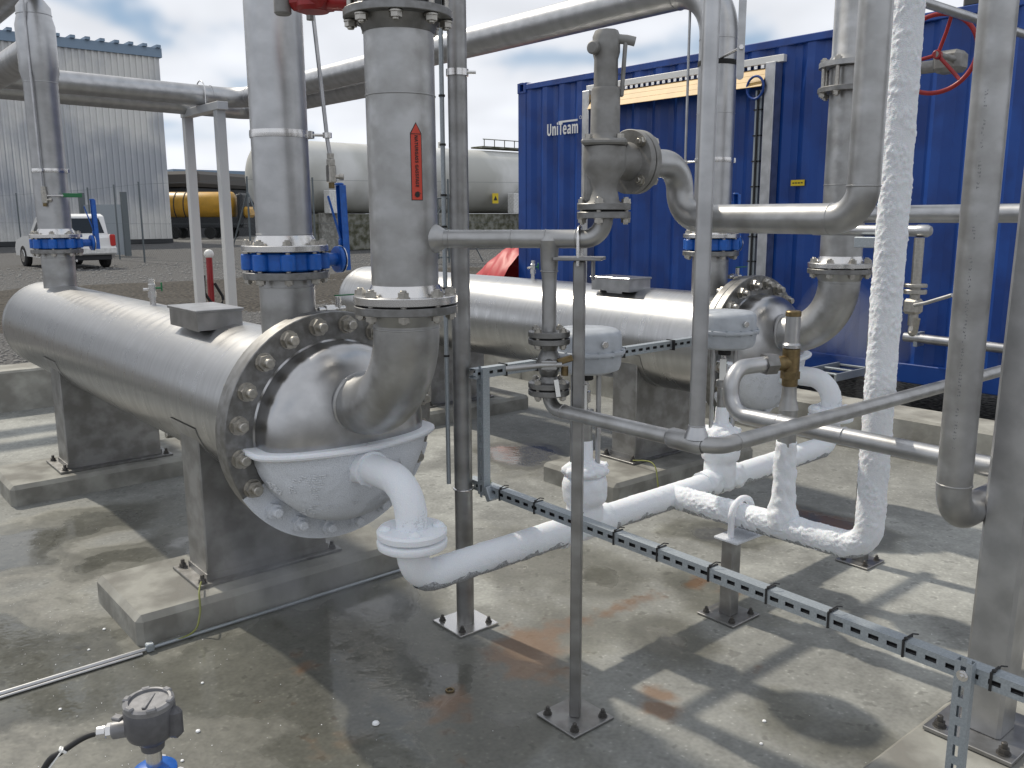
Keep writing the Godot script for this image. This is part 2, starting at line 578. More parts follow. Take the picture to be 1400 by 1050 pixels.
# the slab: concrete with damp patches, standing water and rust stains that lie where the photograph has them
func slab_material(x0: float, x1: float, z0: float, z1: float) -> StandardMaterial3D:
	var W := 1600
	var H := 1200
	var lay := []
	for e in [[0.0022, 5, 61], [0.011, 5, 62], [0.06, 3, 63], [0.3, 2, 64], [0.005, 6, 65]]:
		var f := FastNoiseLite.new()
		f.noise_type = FastNoiseLite.TYPE_SIMPLEX_SMOOTH
		f.frequency = e[0]
		f.fractal_octaves = e[1]
		f.seed = e[2]
		lay.append(f.get_image(W, H).get_data())
	var A: PackedByteArray = lay[0]
	var B: PackedByteArray = lay[1]
	var C: PackedByteArray = lay[2]
	var D: PackedByteArray = lay[3]
	var E: PackedByteArray = lay[4]
	# masks are laid down patch by patch: [x, z, half length, half width, turn, strength]
	var damp := PackedFloat32Array()
	damp.resize(W * H)
	var rust := PackedFloat32Array()
	rust.resize(W * H)
	var pale := PackedFloat32Array()
	pale.resize(W * H)
	var pale_at := [[-1.7, -4.3, 0.9, 1.0, 0.0, 1.0], [-1.2, -3.4, 0.6, 0.6, 0.0, 0.7], [-4.4, -3.0, 0.7, 0.5, 0.5, 0.8], [-5.6, -3.4, 0.7, 0.6, 0.3, 0.8], [-7.6, -1.6, 1.0, 0.8, 0.0, 1.0], [-3.1, -2.35, 0.25, 0.14, 0.4, 0.9], [-2.3, -2.45, 0.2, 0.2, 0.0, 0.6]]
	var damp_at := [[-2.7, -1.35, 0.9, 0.75, 0.3, 1.25], [-2.35, -1.25, 0.6, 0.7, 0.0, 1.0], [-3.2, -1.9, 0.45, 0.4, 0.0, 0.9], [-2.15, -1.65, 0.4, 0.45, 0.0, 0.9], [-4.5, -1.5, 0.45, 0.9, 0.15, 0.9], [-5.2, -1.3, 0.5, 0.9, 0.1, 0.7], [-4.75, -4.05, 0.55, 0.5, 0.4, 0.72], [-5.3, -3.0, 0.5, 0.6, 0.4, 0.5], [-2.45, -4.35, 0.45, 0.30, 0.2, 1.0], [-2.7, -3.9, 0.5, 0.4, 0.2, 0.6], [-2.25, -3.2, 0.5, 0.35, 0.0, 0.62], [-3.4, -0.7, 0.9, 0.5, 0.0, 1.0], [-1.45, -2.5, 0.4, 0.25, 0.2, 0.62], [-4.6, -2.6, 0.5, 0.4, 0.2, 0.55], [-2.9, -0.5, 1.0, 0.6, 0.2, 1.0], [-2.1, -0.8, 0.8, 0.7, 0.0, 0.9], [-4.2, -0.3, 1.0, 0.6, 0.0, 1.0], [-6.0, -0.1, 1.0, 0.7, 0.0, 0.9], [-5.0, -0.6, 0.8, 0.6, 0.1, 0.95], [-1.7, -1.8, 0.5, 0.5, 0.0, 0.72], [-2.1, -2.6, 0.5, 0.3, 0.3, 0.6], [-3.0, -2.8, 0.8, 0.5, 0.3, 0.68], [-2.6, -2.45, 0.5, 0.4, 0.2, 0.62], [-1.3, -1.9, 0.4, 0.4, 0.0, 0.6]]
	var rust_at := [[-2.50, -2.15, 0.24, 0.16, 0.4, 1.0], [-2.52, -2.42, 0.10, 0.20, 0.0, 1.0], [-2.48, -2.80, 0.06, 0.28, 0.0, 1.0], [-2.45, -3.15, 0.05, 0.20, 0.0, 0.9], [-2.32, -1.68, 0.16, 0.10, 0.5, 0.9], [-2.92, -1.40, 0.16, 0.12, 0.3, 0.8], [-2.9, -1.62, 0.12, 0.08, 0.0, 0.6], [-1.90, -2.29, 0.06, 0.05, 0.0, 1.0], [-1.83, -2.22, 0.06, 0.05, 0.0, 1.0], [-1.78, -2.70, 0.05, 0.08, 0.0, 0.9], [-2.45, -4.42, 0.30, 0.16, 0.2, 1.0], [-2.05, -1.58, 0.05, 0.10, 0.0, 0.7], [-2.25, -3.25, 0.10, 0.08, 0.0, 0.6], [-1.12, -2.95, 0.05, 0.06, 0.0, 0.8], [-2.6, -1.25, 0.2, 0.14, 0.4, 0.5]]
	for job in [[damp, damp_at, 1.0], [rust, rust_at, 1.0], [pale, pale_at, 1.0]]:
		var mask: PackedFloat32Array = job[0]
		for q in job[1]:
			var reach: float = maxf(q[2], q[3]) * 1.8
			var px0 := maxi(0, int((q[0] - reach - x0) / (x1 - x0) * W))
			var px1 := mini(W, int((q[0] + reach - x0) / (x1 - x0) * W))
			var pz0 := maxi(0, int((q[1] - reach - z0) / (z1 - z0) * H))
			var pz1 := mini(H, int((q[1] + reach - z0) / (z1 - z0) * H))
			var ca := cos(q[4])
			var sa := sin(q[4])
			for j in range(pz0, pz1):
				var dz: float = z0 + (z1 - z0) * j / H - q[1]
				for i in range(px0, px1):
					var dx: float = x0 + (x1 - x0) * i / W - q[0]
					var u: float = (dx * ca + dz * sa) / q[2]
					var w: float = (-dx * sa + dz * ca) / q[3]
					var g: float = q[5] * exp(-(u * u + w * w) * 1.1)
					var k := j * W + i
					if g > mask[k]:
						mask[k] = g
		if job[1] == damp_at:
			damp = mask
		elif job[1] == rust_at:
			rust = mask
		else:
			pale = mask
	var col := PackedByteArray()
	col.resize(W * H * 3)
	var orm := PackedByteArray()
	orm.resize(W * H)
	var hgt := PackedByteArray()
	hgt.resize(W * H)
	for k in W * H:
		var a := A[k] / 255.0 - 0.5
		var b := B[k] / 255.0 - 0.5
		var c := C[k] / 255.0 - 0.5
		var d := D[k] / 255.0 - 0.5
		var e := E[k] / 255.0 - 0.5
		var base := 0.24 * (1.0 + 0.30 * a + 0.42 * b + 0.36 * c + 0.36 * d)
		if c > 0.29: base *= 0.7
		if d > 0.30 and c > 0.02: base *= 1.35
		base *= 1.0 + 0.42 * clampf((pale[k] + b * 0.8 + e * 0.5 - 0.3) * 3.0, 0.0, 1.0)
		var wet := clampf((damp[k] + e * 0.9 + b * 0.35 + c * 0.06 - 0.42) * 5.5, 0.0, 1.0)
		var pool := clampf((damp[k] + e * 1.3 + b * 0.3 - 0.78) * 8.0, 0.0, 1.0)
		base *= 1.0 - 0.42 * wet - 0.10 * pool
		var ru := clampf((rust[k] + b * 1.6 + c * 0.9 - 0.40) * 1.5, 0.0, 0.8) * clampf(rust[k] * 4.0, 0.0, 1.0)
		var r := base * 0.97
		var g := base * (0.985 - 0.015 * wet)
		var bl := base * (0.925 - 0.09 * wet)
		r = lerpf(r, 0.17 + 0.12 * b, ru * 0.8)
		g = lerpf(g, 0.088 + 0.05 * b, ru * 0.8)
		bl = lerpf(bl, 0.042, ru * 0.8)
		var o := k * 3
		col[o] = int(255.0 * pow(clampf(r, 0.0, 1.0), 0.4545))
		col[o + 1] = int(255.0 * pow(clampf(g, 0.0, 1.0), 0.4545))
		col[o + 2] = int(255.0 * pow(clampf(bl, 0.0, 1.0), 0.4545))
		orm[k] = int(255.0 * clampf(0.88 - 0.50 * wet - 0.28 * pool + 0.1 * c, 0.04, 1.0))
		hgt[k] = int(255.0 * clampf(0.5 + (0.3 * b + 0.5 * c + 0.25 * d) * (1.0 - 0.45 * wet) * (1.0 - 0.5 * pool), 0.0, 1.0))
	var m := StandardMaterial3D.new()
	m.resource_name = "slab"
	m.albedo_texture = ImageTexture.create_from_image(Image.create_from_data(W, H, false, Image.FORMAT_RGB8, col))
	m.roughness = 1.0
	m.roughness_texture = ImageTexture.create_from_image(Image.create_from_data(W, H, false, Image.FORMAT_L8, orm))
	m.roughness_texture_channel = BaseMaterial3D.TEXTURE_CHANNEL_RED
	m.heightmap_enabled = true
	m.heightmap_texture = ImageTexture.create_from_image(Image.create_from_data(W, H, false, Image.FORMAT_L8, hgt))
	m.heightmap_scale = 0.35
	return m


func make_sky() -> Sky:
	var W := 1024
	var H := 512
	var f := FastNoiseLite.new()
	f.noise_type = FastNoiseLite.TYPE_SIMPLEX_SMOOTH
	f.frequency = 1.0
	f.fractal_octaves = 7
	f.fractal_gain = 0.52
	f.seed = 77
	var f2 := FastNoiseLite.new()
	f2.frequency = 1.0
	f2.fractal_octaves = 6
	f2.seed = 5
	var buf := PackedFloat32Array()
	buf.resize(W * H * 3)
	for j in H:
		var el := PI * (0.5 - (j + 0.5) / H)
		var y := sin(el)
		for i in W:
			var az := TAU * (i + 0.5) / W
			var o := (j * W + i) * 3
			if y < -0.02:
				buf[o] = 0.16
				buf[o + 1] = 0.16
				buf[o + 2] = 0.155
				continue
			var d := Vector3(cos(el) * sin(az), y, -cos(el) * cos(az))
			# clouds on a layer overhead, squeezed towards the horizon
			var s := 1.0 / (maxf(y, 0.0) + 0.16)
			var p := Vector3(d.x * s * 1.15, 0.0, d.z * s * 1.15)
			var w := f2.get_noise_3dv(p * 0.9) * 0.5
			var c := f.get_noise_3d(p.x * 0.75 + w, 3.7, p.z * 0.75 - w)
			var cover := clampf((c + 0.60) * 2.2, 0.0, 1.0)
			cover = cover * cover * (3.0 - 2.0 * cover)
			var tone := 1.2 + 0.26 * clampf(0.5 - f2.get_noise_3d(p.x * 1.6 + 9.0, 1.0, p.z * 1.6), 0.0, 1.0)
			var hz := exp(-maxf(y, 0.0) * 5.0)
			var sky_r := lerpf(0.24, 0.70, hz)
			var sky_g := lerpf(0.42, 0.88, hz)
			var sky_b := lerpf(0.68, 1.04, hz)
			var k := lerpf(0.80, 1.0, hz)
			buf[o] = lerpf(sky_r, tone * 0.93 * k, cover)
			buf[o + 1] = lerpf(sky_g, tone * 0.96 * k, cover)
			buf[o + 2] = lerpf(sky_b, tone * 1.02 * k, cover)
	var im := Image.create_from_data(W, H, false, Image.FORMAT_RGBF, buf.to_byte_array())
	var pm := PanoramaSkyMaterial.new()
	pm.panorama = ImageTexture.create_from_image(im)
	var s := Sky.new()
	s.sky_material = pm
	return s


func _ready() -> void:
	rng.seed = 4242
	frost_noise.seed = 12
	frost_noise.frequency = 1.0
	frost_noise.fractal_octaves = 4
	# camera
	var cam := Camera3D.new()
	cam.name = "camera"
	cam.fov = 47.12
	cam.near = 0.05
	cam.far = 600.0
	cam.position = Vector3(0, 1.7, 0)
	cam.rotation_degrees = Vector3(-10.74, 50.0, -0.25)
	add_child(cam)
	cam.current = true
	# sky and exposure
	var env := Environment.new()
	env.background_mode = Environment.BG_SKY
	env.sky = make_sky()
	env.background_energy_multiplier = 1.0
	env.tonemap_mode = Environment.TONE_MAPPER_LINEAR
	env.tonemap_exposure = 0.79
	env.sdfgi_enabled = true
	env.ssao_enabled = true
	env.ssil_enabled = true
	env.volumetric_fog_enabled = true
	env.volumetric_fog_density = 0.0
	var we := WorldEnvironment.new()
	we.name = "environment"
	we.environment = env
	add_child(we)
	# sun, from beyond the left-hand yard
	var sun := DirectionalLight3D.new()
	sun.name = "sun"
	sun.light_color = Color(1.0, 0.965, 0.90)
	sun.light_energy = 1.25
	sun.light_angular_distance = 1.4
	sun.shadow_enabled = true
	sun.basis = Basis.looking_at(Vector3(0.664, -0.743, -0.082))
	add_child(sun)

	make_materials()
	ground()
	far_things()
	container()
	var ex := exchanger()
	tag(ex, "brushed steel heat exchanger whose elbow carries the pipe with the red arrow marker", "heat exchanger", "steel heat exchangers on concrete plinths")
	var ex2: Node3D = ex.duplicate()
	ex2.name = "heat_exchanger_001"
	add_child(ex2, true)
	ex2.position += Vector3(-0.09, 0, -2.86)
	tag(ex2, "brushed steel heat exchanger lying alongside the blue container", "heat exchanger", "steel heat exchangers on concrete plinths")
	plinths()
	risers()
	frosted_line()
	control_valve(-2.48, -2.47, "blue-grey diaphragm control valve on frosted line, nearest the red arrow pipe")
	control_valve(-2.51, -3.42, "blue-grey diaphragm control valve on frosted line, beside the brass safety valve")
	relief_line()
	brass_valve()
	supports()
	cable_channel()
	right_side()
	small_things()
	mist()


# ---------- setting ----------
func ground() -> void:
	var s := MB.new()
	var x0 := -9.0
	var x1 := 1.2
	var z0 := -6.1
	var z1 := 1.6
	s.quad(Vector3(x0, 0, z0), Vector3(x1, 0, z0), Vector3(x1, 0, z1), Vector3(x0, 0, z1), Vector3.UP)
	setting("concrete_slab", s, slab_material(x0, x1, z0, z1), "damp grey concrete slab with rust stains under the pipework")
	var g := MB.new()
	g.quad(Vector3(-260, -0.03, -260), Vector3(60, -0.03, -260), Vector3(60, -0.03, 60), Vector3(-260, -0.03, 60), Vector3.UP)
	setting("gravel_ground", g, M.gravel, "grey gravel yard beyond the concrete slab")
	# dug soil between the slab and the yard, uneven
	var so := MB.new()
	var f := FastNoiseLite.new()
	f.seed = 3
	f.frequency = 0.35
	f.fractal_octaves = 4
	var rows := []
	for i in 31:
		var row := []
		for j in 91:
			var x := -25.0 + i * 0.32
			var z := -46.0 + j * 0.6
			var e := minf(minf(i, 30 - i) / 5.0, 1.0)
			row.append(Vector3(x + f.get_noise_2d(z, 40.0) * 0.8, -0.045 + e * (0.10 + 0.16 * f.get_noise_2d(x, z)), z))
		rows.append(row)
	for i in 30:
		for j in 90:
			var nn := []
			for e in [[i, j], [i + 1, j], [i + 1, j + 1], [i, j + 1]]:
				var a: Vector3 = rows[mini(e[0] + 1, 30)][e[1]] - rows[maxi(e[0] - 1, 0)][e[1]]
				var b: Vector3 = rows[e[0]][mini(e[1] + 1, 90)] - rows[e[0]][maxi(e[1] - 1, 0)]
				nn.append(b.cross(a).normalized())
			so.tri(rows[i][j], rows[i + 1][j], rows[i + 1][j + 1], nn[0], nn[1], nn[2])
			so.tri(rows[i][j], rows[i + 1][j + 1], rows[i][j + 1], nn[0], nn[2], nn[3])
	setting("soil_strip", so, M.soil, "strip of dark bare soil along the gravel yard")
	var r := MB.new()
	r.quad(Vector3(-104, -0.02, -140), Vector3(-66, -0.02, -140), Vector3(-66, -0.02, -24), Vector3(-104, -0.02, -24), Vector3.UP)
	setting("road", r, M.asphalt, "pale asphalt road behind the fence")
	var k := MB.new()
	k.bx(-105.0, -104.0, -0.02, 0.35, -140, -24)
	setting("road_kerb", k, M.kerb, "pale kerb along the far side of the road")
	# loose stones of the yard
	var st := MB.new()
	st.lathe(Vector3.ZERO, Vector3.UP, [Vector2(0, -0.5), Vector2(0.42, -0.32), Vector2(0.5, 0.05), Vector2(0.3, 0.4), Vector2(0, 0.5)], 6)
	var mm := MultiMesh.new()
	mm.transform_format = MultiMesh.TRANSFORM_3D
	mm.mesh = st.commit()
	mm.instance_count = 16000
	for i in mm.instance_count:
		var far := pow(rng.randf(), 1.6)
		var p := Vector3(-9.6 - far * 26.0, -0.03, rng.randf_range(-22.0, 3.0) * (0.5 + far))
		if p.z < -6.2 and p.x > -9.8:
			p.x -= 2.0
		var sz := rng.randf_range(0.02, 0.07) * (1.0 + 0.8 * far)
		mm.set_instance_transform(i, Transform3D(Basis.from_euler(Vector3(rng.randf() * TAU, rng.randf() * TAU, rng.randf() * TAU)).scaled(Vector3(sz, sz * 0.7, sz * rng.randf_range(0.7, 1.3))), p))
	var mi := MultiMeshInstance3D.new()
	mi.name = "gravel_stones"
	mi.multimesh = mm
	mi.material_override = M.stone
	add_child(mi)
	tag(mi, "loose grey stones scattered over the gravel yard", "gravel", "", "stuff")
	# kerbs round the slab, cast in lengths
	var x := -9.4
	while x < 1.0:
		var b := MB.new()
		var l := minf(2.4, 1.4 - x)
		b.bx(x, x + l - 0.006, 0.0 - 0.04, 0.30 + rng.randf_range(-0.003, 0.003), -6.40, -6.0, 0.018)
		var o := part(self, "concrete_kerb", b, M.kerb)
		tag(o, "length of pale concrete kerb along the blue container", "kerb", "kerb lengths along the container")
		x += 2.4
	var z := -6.0
	while z < 2.0:
		var b := MB.new()
		b.bx(-9.25, -8.82, -0.04, 0.37 + rng.randf_range(-0.003, 0.003), z, z + 2.39, 0.018)
		var o := part(self, "concrete_kerb", b, M.kerb)
		tag(o, "length of grey concrete kerb behind the far exchanger ends, beside the gravel", "kerb", "kerb lengths along the gravel")
		z += 2.4


func plinths() -> void:
	var spots := [[-4.07, -3.49, -0.96, -2.26, "chamfered concrete plinth with an earth wire under the frosted exchanger end"], [-6.40, -5.80, -0.95, -2.26, "concrete plinth under the far saddle of the exchanger with the frosted head in front"], [-4.14, -3.47, -3.72, -5.12, "concrete plinth beside the control valves, under the exchanger next to the container"], [-6.48, -5.85, -3.80, -5.12, "concrete plinth under the far saddle of the exchanger next to the container"]]
	for q in spots:
		var b := MB.new()
		b.bx(q[0], q[1], -0.03, 0.125, q[3], q[2], 0.024)
		var o := part(self, "concrete_plinth", b, M.concrete)
		tag(o, q[4], "plinth", "concrete plinths under the exchangers")
	var b2 := MB.new()
	b2.bx(-1.13, 0.9, -0.03, 0.12, -3.9, 0.7, 0.02)
	var o2 := part(self, "concrete_plinth", b2, M.concrete)
	tag(o2, "long concrete plinth carrying the thick square steel post", "plinth")


# ---------- exchangers ----------
func exchanger() -> Node3D:
	var Y := 0.915
	var Z := -1.6
	var X := Vector3.RIGHT
	var t := thing("heat_exchanger", "", "", Vector3(-5, 0, Z))
	var s := MB.new()
	var prof := []
	for i in 13:
		var a := PI / 2 * i / 12
		prof.append(Vector2(0.32 * sin(a), -0.17 * cos(a)))
	for i in 10:
		prof.append(Vector2(0.32, 0.46 * (i + 1) - 0.15))
	prof[-1] = Vector2(0.32, 4.35)
	s.lathe(Vector3(-7.40, Y, Z), X, prof, 72)
	s.ring(Vector3(-7.36, Y, Z), X, 0.32, 0.006, 0.002, 64)
	part(t, "shell", s, M.shell)
	# girth flange pair with studs; those below stand in frost
	part(t, "girth_flange", disc_shape(Vector3(-3.06, Y, Z), X, 0.435, 0.047, 0.0, 0.003, 72), M.flange)
	var fl := part(t, "girth_flange", disc_shape(Vector3(-3.007, Y, Z), X, 0.44, 0.047, 0.0, 0.003, 72), M.flange)
	part(t, "gasket", disc_shape(Vector3(-3.013, Y, Z), X, 0.42, 0.006, 0.0, 0.0, 48), M.rubber)
	var mesh := bolt_mesh(0.10, 0.036, 0.8)
	for i in 20:
		var a := TAU * (i + 0.5) / 20
		var r := Vector3(0, sin(a), cos(a))
		var frosted := sin(a) < -0.55
		var bs := Basis(r, X, r.cross(X)) * Basis(Vector3.UP, rng.randf())
		inst(fl, "stud", mesh, M.frost_thin if frosted else M.bolt, Transform3D(bs, Vector3(-3.01, Y, Z) + r * 0.392))
	# dished channel head
	var h := MB.new()
	prof = [Vector2(0.336, 0.0), Vector2(0.33, 0.006), Vector2(0.33, 0.085)]
	for i in range(1, 15):
		var a := PI / 2 * i / 14
		prof.append(Vector2(0.33 * cos(a) if i < 14 else 0.0, 0.085 + 0.125 * sin(a)))
	h.lathe(Vector3(-2.96, Y, Z), X, prof, 64)
	part(t, "channel_head", h, M.head)
	var e := MB.new()
	var Ey := 1.035
	e.tube(route([Vector3(-2.82, Ey, Z), Vector3(-2.45, Ey, Z), Vector3(-2.45, 1.385, Z)], 0.305, 18), 0.1095, 40)
	e.ring(Vector3(-2.762, Ey, Z), X, 0.112, 0.008, 0.006, 40)
	e.ring(Vector3(-2.45, 1.342, Z), Vector3.UP, 0.1095, 0.004, 0.002, 40)
	e.lathe(Vector3(-2.45, 1.352, Z), Vector3.UP, [Vector2(0.1095, 0), Vector2(0.116, 0.012), Vector2(0.13, 0.041)], 40)
	part(t, "outlet_elbow", e, M.pipe)
	part(t, "nozzle_flange", disc_shape(Vector3(-2.45, 1.392, Z), Vector3.UP, 0.17, 0.026), M.flange)
	for q in [-3.317, -6.944]:
		var n := MB.new()
		n.cyl(Vector3(q, 1.12, Z), Vector3(q, 1.463, Z), 0.1095, 40)
		n.ring(Vector3(q, 1.43, Z), Vector3.UP, 0.1095, 0.004, 0.002)
		var np := part(t, "nozzle", n, M.pipe)
		part(np, "nozzle_flange", disc_shape(Vector3(q, 1.462, Z), Vector3.UP, 0.17, 0.028), M.flange)
	# saddles
	for q in [[-3.85, -3.64, -3.905, -3.60], [-6.17, -5.95, -6.26, -5.89]]:
		var b := MB.new()
		b.bx(q[0], q[1], 0.14, 0.80, -1.31, -1.89, 0.006)
		b.bx(q[0] - 0.004, q[1] + 0.004, 0.14, 0.17, -1.305, -1.895)
		part(t, "saddle", b, M.post)
		var w := MB.new()
		w.lathe(Vector3(q[0] - 0.04, Y, Z), X, [Vector2(0.3195, 0), Vector2(0.324, 0), Vector2(0.324, q[1] - q[0] + 0.08), Vector2(0.3195, q[1] - q[0] + 0.08)], 24, PI * 1.08, PI * 1.92)
		part(t, "wear_pad", w, M.pipe)
		plate_with_anchors(t, Vector3((q[2] + q[3]) * 0.5, 0.126, Z), q[3] - q[2], 0.70, 0.014, M.flange, 0.035, 0.018)
	# instrument hood on top, with its folded lid
	var j := MB.new()
	j.bx(-4.16, -3.80, 1.292, 1.306, -1.62, -1.40, 0.003)
	j.bx(-4.152, -3.808, 1.215, 1.292, -1.612, -1.408)
	j.bx(-4.05, -3.91, 1.15, 1.215, -1.58, -1.45)
	part(t, "name_plate_box", j, M.head)
	# vent valve
	var v := Vector3(-4.97, 1.23, Z)
	var vb := MB.new()
	vb.cyl(v, v + Vector3(0, 0.05, 0), 0.016, 16)
	vb.hexa(v + Vector3(0, 0.045, 0), Vector3.UP, 0.024, 0.03)
	vb.cyl(v + Vector3(0, 0.07, 0), v + Vector3(0, 0.12, 0), 0.02, 16, 0.003)
	vb.hexa(v + Vector3(0, 0.12, 0), Vector3.UP, 0.017, 0.025)
	vb.cyl(v + Vector3(-0.01, 0.09, 0.0), v + Vector3(-0.01, 0.09, 0.045), 0.008, 10)
	var vv := part(t, "vent_valve", vb, M.machined)
	var hb := MB.new()
	hb.cyl(v + Vector3(0, 0.095, -0.02), v + Vector3(0, 0.095, -0.05), 0.006, 10)
	hb.box(v + Vector3(0, 0.10, -0.052), Vector3(0.012, 0.05, 0.008), Basis.IDENTITY, 0.003)
	part(vv, "handle", hb, M.green_paint)
	var db := MB.new()
	db.cyl(Vector3(-4.75, 0.61, Z), Vector3(-4.75, 0.54, Z), 0.016, 14)
	db.cyl(Vector3(-4.75, 0.55, Z + 0.06), Vector3(-4.75, 0.55, Z - 0.05), 0.02, 14, 0.003)
	db.cyl(Vector3(-4.75, 0.56, Z - 0.03), Vector3(-4.75, 0.48, Z - 0.03), 0.014, 14, 0.002)
	part(t, "drain_valve", db, M.bolt)
	var gauge := MB.new()
	gauge.cyl(Vector3(-3.25, 1.33, Z - 0.10), Vector3(-3.25, 1.33, Z - 0.22), 0.012, 12)
	gauge.hexa(Vector3(-3.25, 1.33, Z - 0.13), Vector3(0, 0, -1), 0.02, 0.04)
	gauge.cyl(Vector3(-3.25, 1.33, Z - 0.19), Vector3(-3.25, 1.38, Z - 0.19), 0.012, 12)
	var gv := part(t, "test_valve", gauge, M.machined)
	var gh := MB.new()
	gh.box(Vector3(-3.25, 1.385, Z - 0.225), Vector3(0.014, 0.005, 0.1), Basis.IDENTITY, 0.001)
	part(gv, "handle", gh, M.green_paint)
	# frost on the lower half of the head, with the ridge of ice along its edge
	var lip := -0.04
	var fr := MB.new()
	var g := []
	var na := 56
	for i in 30:
		var rad: float
		var xx: float
		if i < 5:
			rad = 0.348
			xx = -2.955 + 0.016 * i
		else:
			var a := PI / 2 * (i - 5) / 24.0 * 0.96
			rad = 0.348 * cos(a)
			xx = -2.878 + 0.147 * sin(a)
		var cut := asin(clampf(lip / rad, -1.0, 1.0))
		var row := []
		for k in na + 1:
			var a2 := lerpf(cut, -PI - cut, float(k) / na)
			var dirn := Vector3(0, sin(a2), cos(a2))
			var p := Vector3(xx, Y, Z) + dirn * rad
			var am := frost_noise.get_noise_3dv(p * 9.0) * 0.004 + frost_noise.get_noise_3dv(p * 70.0) * 0.003
			var outw := (dirn * 0.8 + Vector3(0.6 if i > 6 else 0.0, 0, 0)).normalized()
			row.append(p + outw * am)
		g.append(row)
	for i in 29:
		for k in na:
			var nn := []
			for q in [[i, k], [i + 1, k], [i + 1, k + 1], [i, k + 1]]:
				var pu: Vector3 = g[mini(q[0] + 1, 29)][q[1]] - g[maxi(q[0] - 1, 0)][q[1]]
				var pv: Vector3 = g[q[0]][mini(q[1] + 1, na)] - g[q[0]][maxi(q[1] - 1, 0)]
				var m := pu.cross(pv).normalized()
				if m.dot(g[q[0]][q[1]] - Vector3(-2.98, Y, Z)) < 0.0: m = -m
				nn.append(m)
			fr.tri(g[i][k], g[i + 1][k], g[i + 1][k + 1], nn[0], nn[1], nn[2])
			fr.tri(g[i][k], g[i + 1][k + 1], g[i][k + 1], nn[0], nn[2], nn[3])
	var frp := part(t, "frost_coat", fr, M.frost_thin)
	frp.set_meta("label", "white frost crust on the lower half of the channel head")
	var edge := PackedVector3Array()
	var rim := MB.new()
	for i in 41:
		var a := lerpf(-1.0, 1.0, i / 40.0)
		var ang := PI / 2 * (1.0 - absf(a)) 
		var zz := 0.36 * cos(ang) * signf(-a if a != 0.0 else 1.0)
		var xx2 := -2.875 + 0.155 * sin(ang)
		edge.append(Vector3(xx2, Y + lip, Z + zz))
	edge.insert(0, Vector3(-2.96, Y + lip, edge[0].z))
	edge.append(Vector3(-2.96, Y + lip, edge[-1].z))
	# a flat ledge, thick as a finger, rounded outside
	for i in edge.size() - 1:
		var a := edge[i]
		var b := edge[i + 1]
		var ca := Vector3(-2.93, a.y, Z)
		var oa := (a - ca).normalized()
		var ob := (b - ca).normalized()
		var prev_o := oa * 0.0
		var sec := [Vector2(-0.05, 0.011), Vector2(0.012, 0.013), Vector2(0.020, 0.008), Vector2(0.022, 0.0), Vector2(0.018, -0.008), Vector2(0.006, -0.014), Vector2(-0.05, -0.03)]
		for k in sec.size() - 1:
			var p0: Vector2 = sec[k]
			var p1: Vector2 = sec[k + 1]
			var d := p1 - p0
			var n2 := Vector2(-d.y, d.x).normalized()
			var n_a := (oa * n2.x + Vector3.UP * n2.y)
			var n_b := (ob * n2.x + Vector3.UP * n2.y)
			if n2.x < 0.0 and p0.y > 0.0 and n2.y < 0.0:
				n_a = -n_a
				n_b = -n_b
			rim.tri(a + oa * p0.x + Vector3.UP * p0.y, b + ob * p0.x + Vector3.UP * p0.y, b + ob * p1.x + Vector3.UP * p1.y, n_a, n_b, n_b)
			rim.tri(a + oa * p0.x + Vector3.UP * p0.y, b + ob * p1.x + Vector3.UP * p1.y, a + oa * p1.x + Vector3.UP * p1.y, n_a, n_b, n_a)
	part(frp, "ice_rim", rim, M.frost)
	var cr := MB.new()
	cr.lathe(Vector3(-2.96, Y, Z), X, [Vector2(0.442, -0.012), Vector2(0.442, 0.003), Vector2(0.34, 0.004)], 40, PI * 1.16, PI * 1.90)
	part(frp, "flange_frost", cr, M.frost_thin)
	# frosted liquid nozzle
	var nz := MB.new()
	nz.tube(route([Vector3(-2.86, 0.80, Z), Vector3(-2.45, 0.80, Z), Vector3(-2.45, 0.63, Z)], 0.13, 16, 0.012), 0.055, 32, true, 0.002, frost_noise, 40.0)
	nz.tube(PackedVector3Array([Vector3(-2.78, 0.80, Z), Vector3(-2.755, 0.80, Z), Vector3(-2.73, 0.80, Z), Vector3(-2.70, 0.80, Z)]), 0.066, 32, true, 0.01, frost_noise, 22.0)
	var nzp := part(t, "liquid_nozzle", nz, M.frost)
	var nf := MB.new()
	nf.lathe(Vector3(-2.45, 0.612, Z), Vector3.UP, [Vector2(0, 0), Vector2(0.112, 0), Vector2(0.121, 0.006), Vector2(0.122, 0.024), Vector2(0.115, 0.033), Vector2(0, 0.036)], 48)
	for i in 4:
		var a := TAU * (i + 0.3) / 4
		nf.lathe(Vector3(-2.45 + cos(a) * 0.092, 0.64, Z + sin(a) * 0.092), Vector3.UP, [Vector2(0.024, 0), Vector2(0.019, 0.012), Vector2(0.008, 0.018), Vector2(0, 0.019)], 14)
	part(nzp, "nozzle_flange", nf, M.frost)
	# granular grey ice where the coat is thin: on the bend and low on the bowl
	var gp := MB.new()
	for i in 260:
		var yy := 0.645 + 0.10 * rng.randf()
		var a3 := 0.25 + (rng.randf() + rng.randf() - 1.0) * 1.0
		var cx := -2.45 - 0.13 + 0.13 * cos(maxf(0.0, yy - 0.67) / 0.13)
		var d3 := Vector3(cos(a3), 0, sin(a3))
		granule(gp, Vector3(cx, yy, Z) + d3 * 0.0545, d3, rng.randf_range(0.002, 0.005))
	part(nzp, "ice_grains", gp, M.ice_grain).set_meta("kind", "stuff")
	var gb := MB.new()
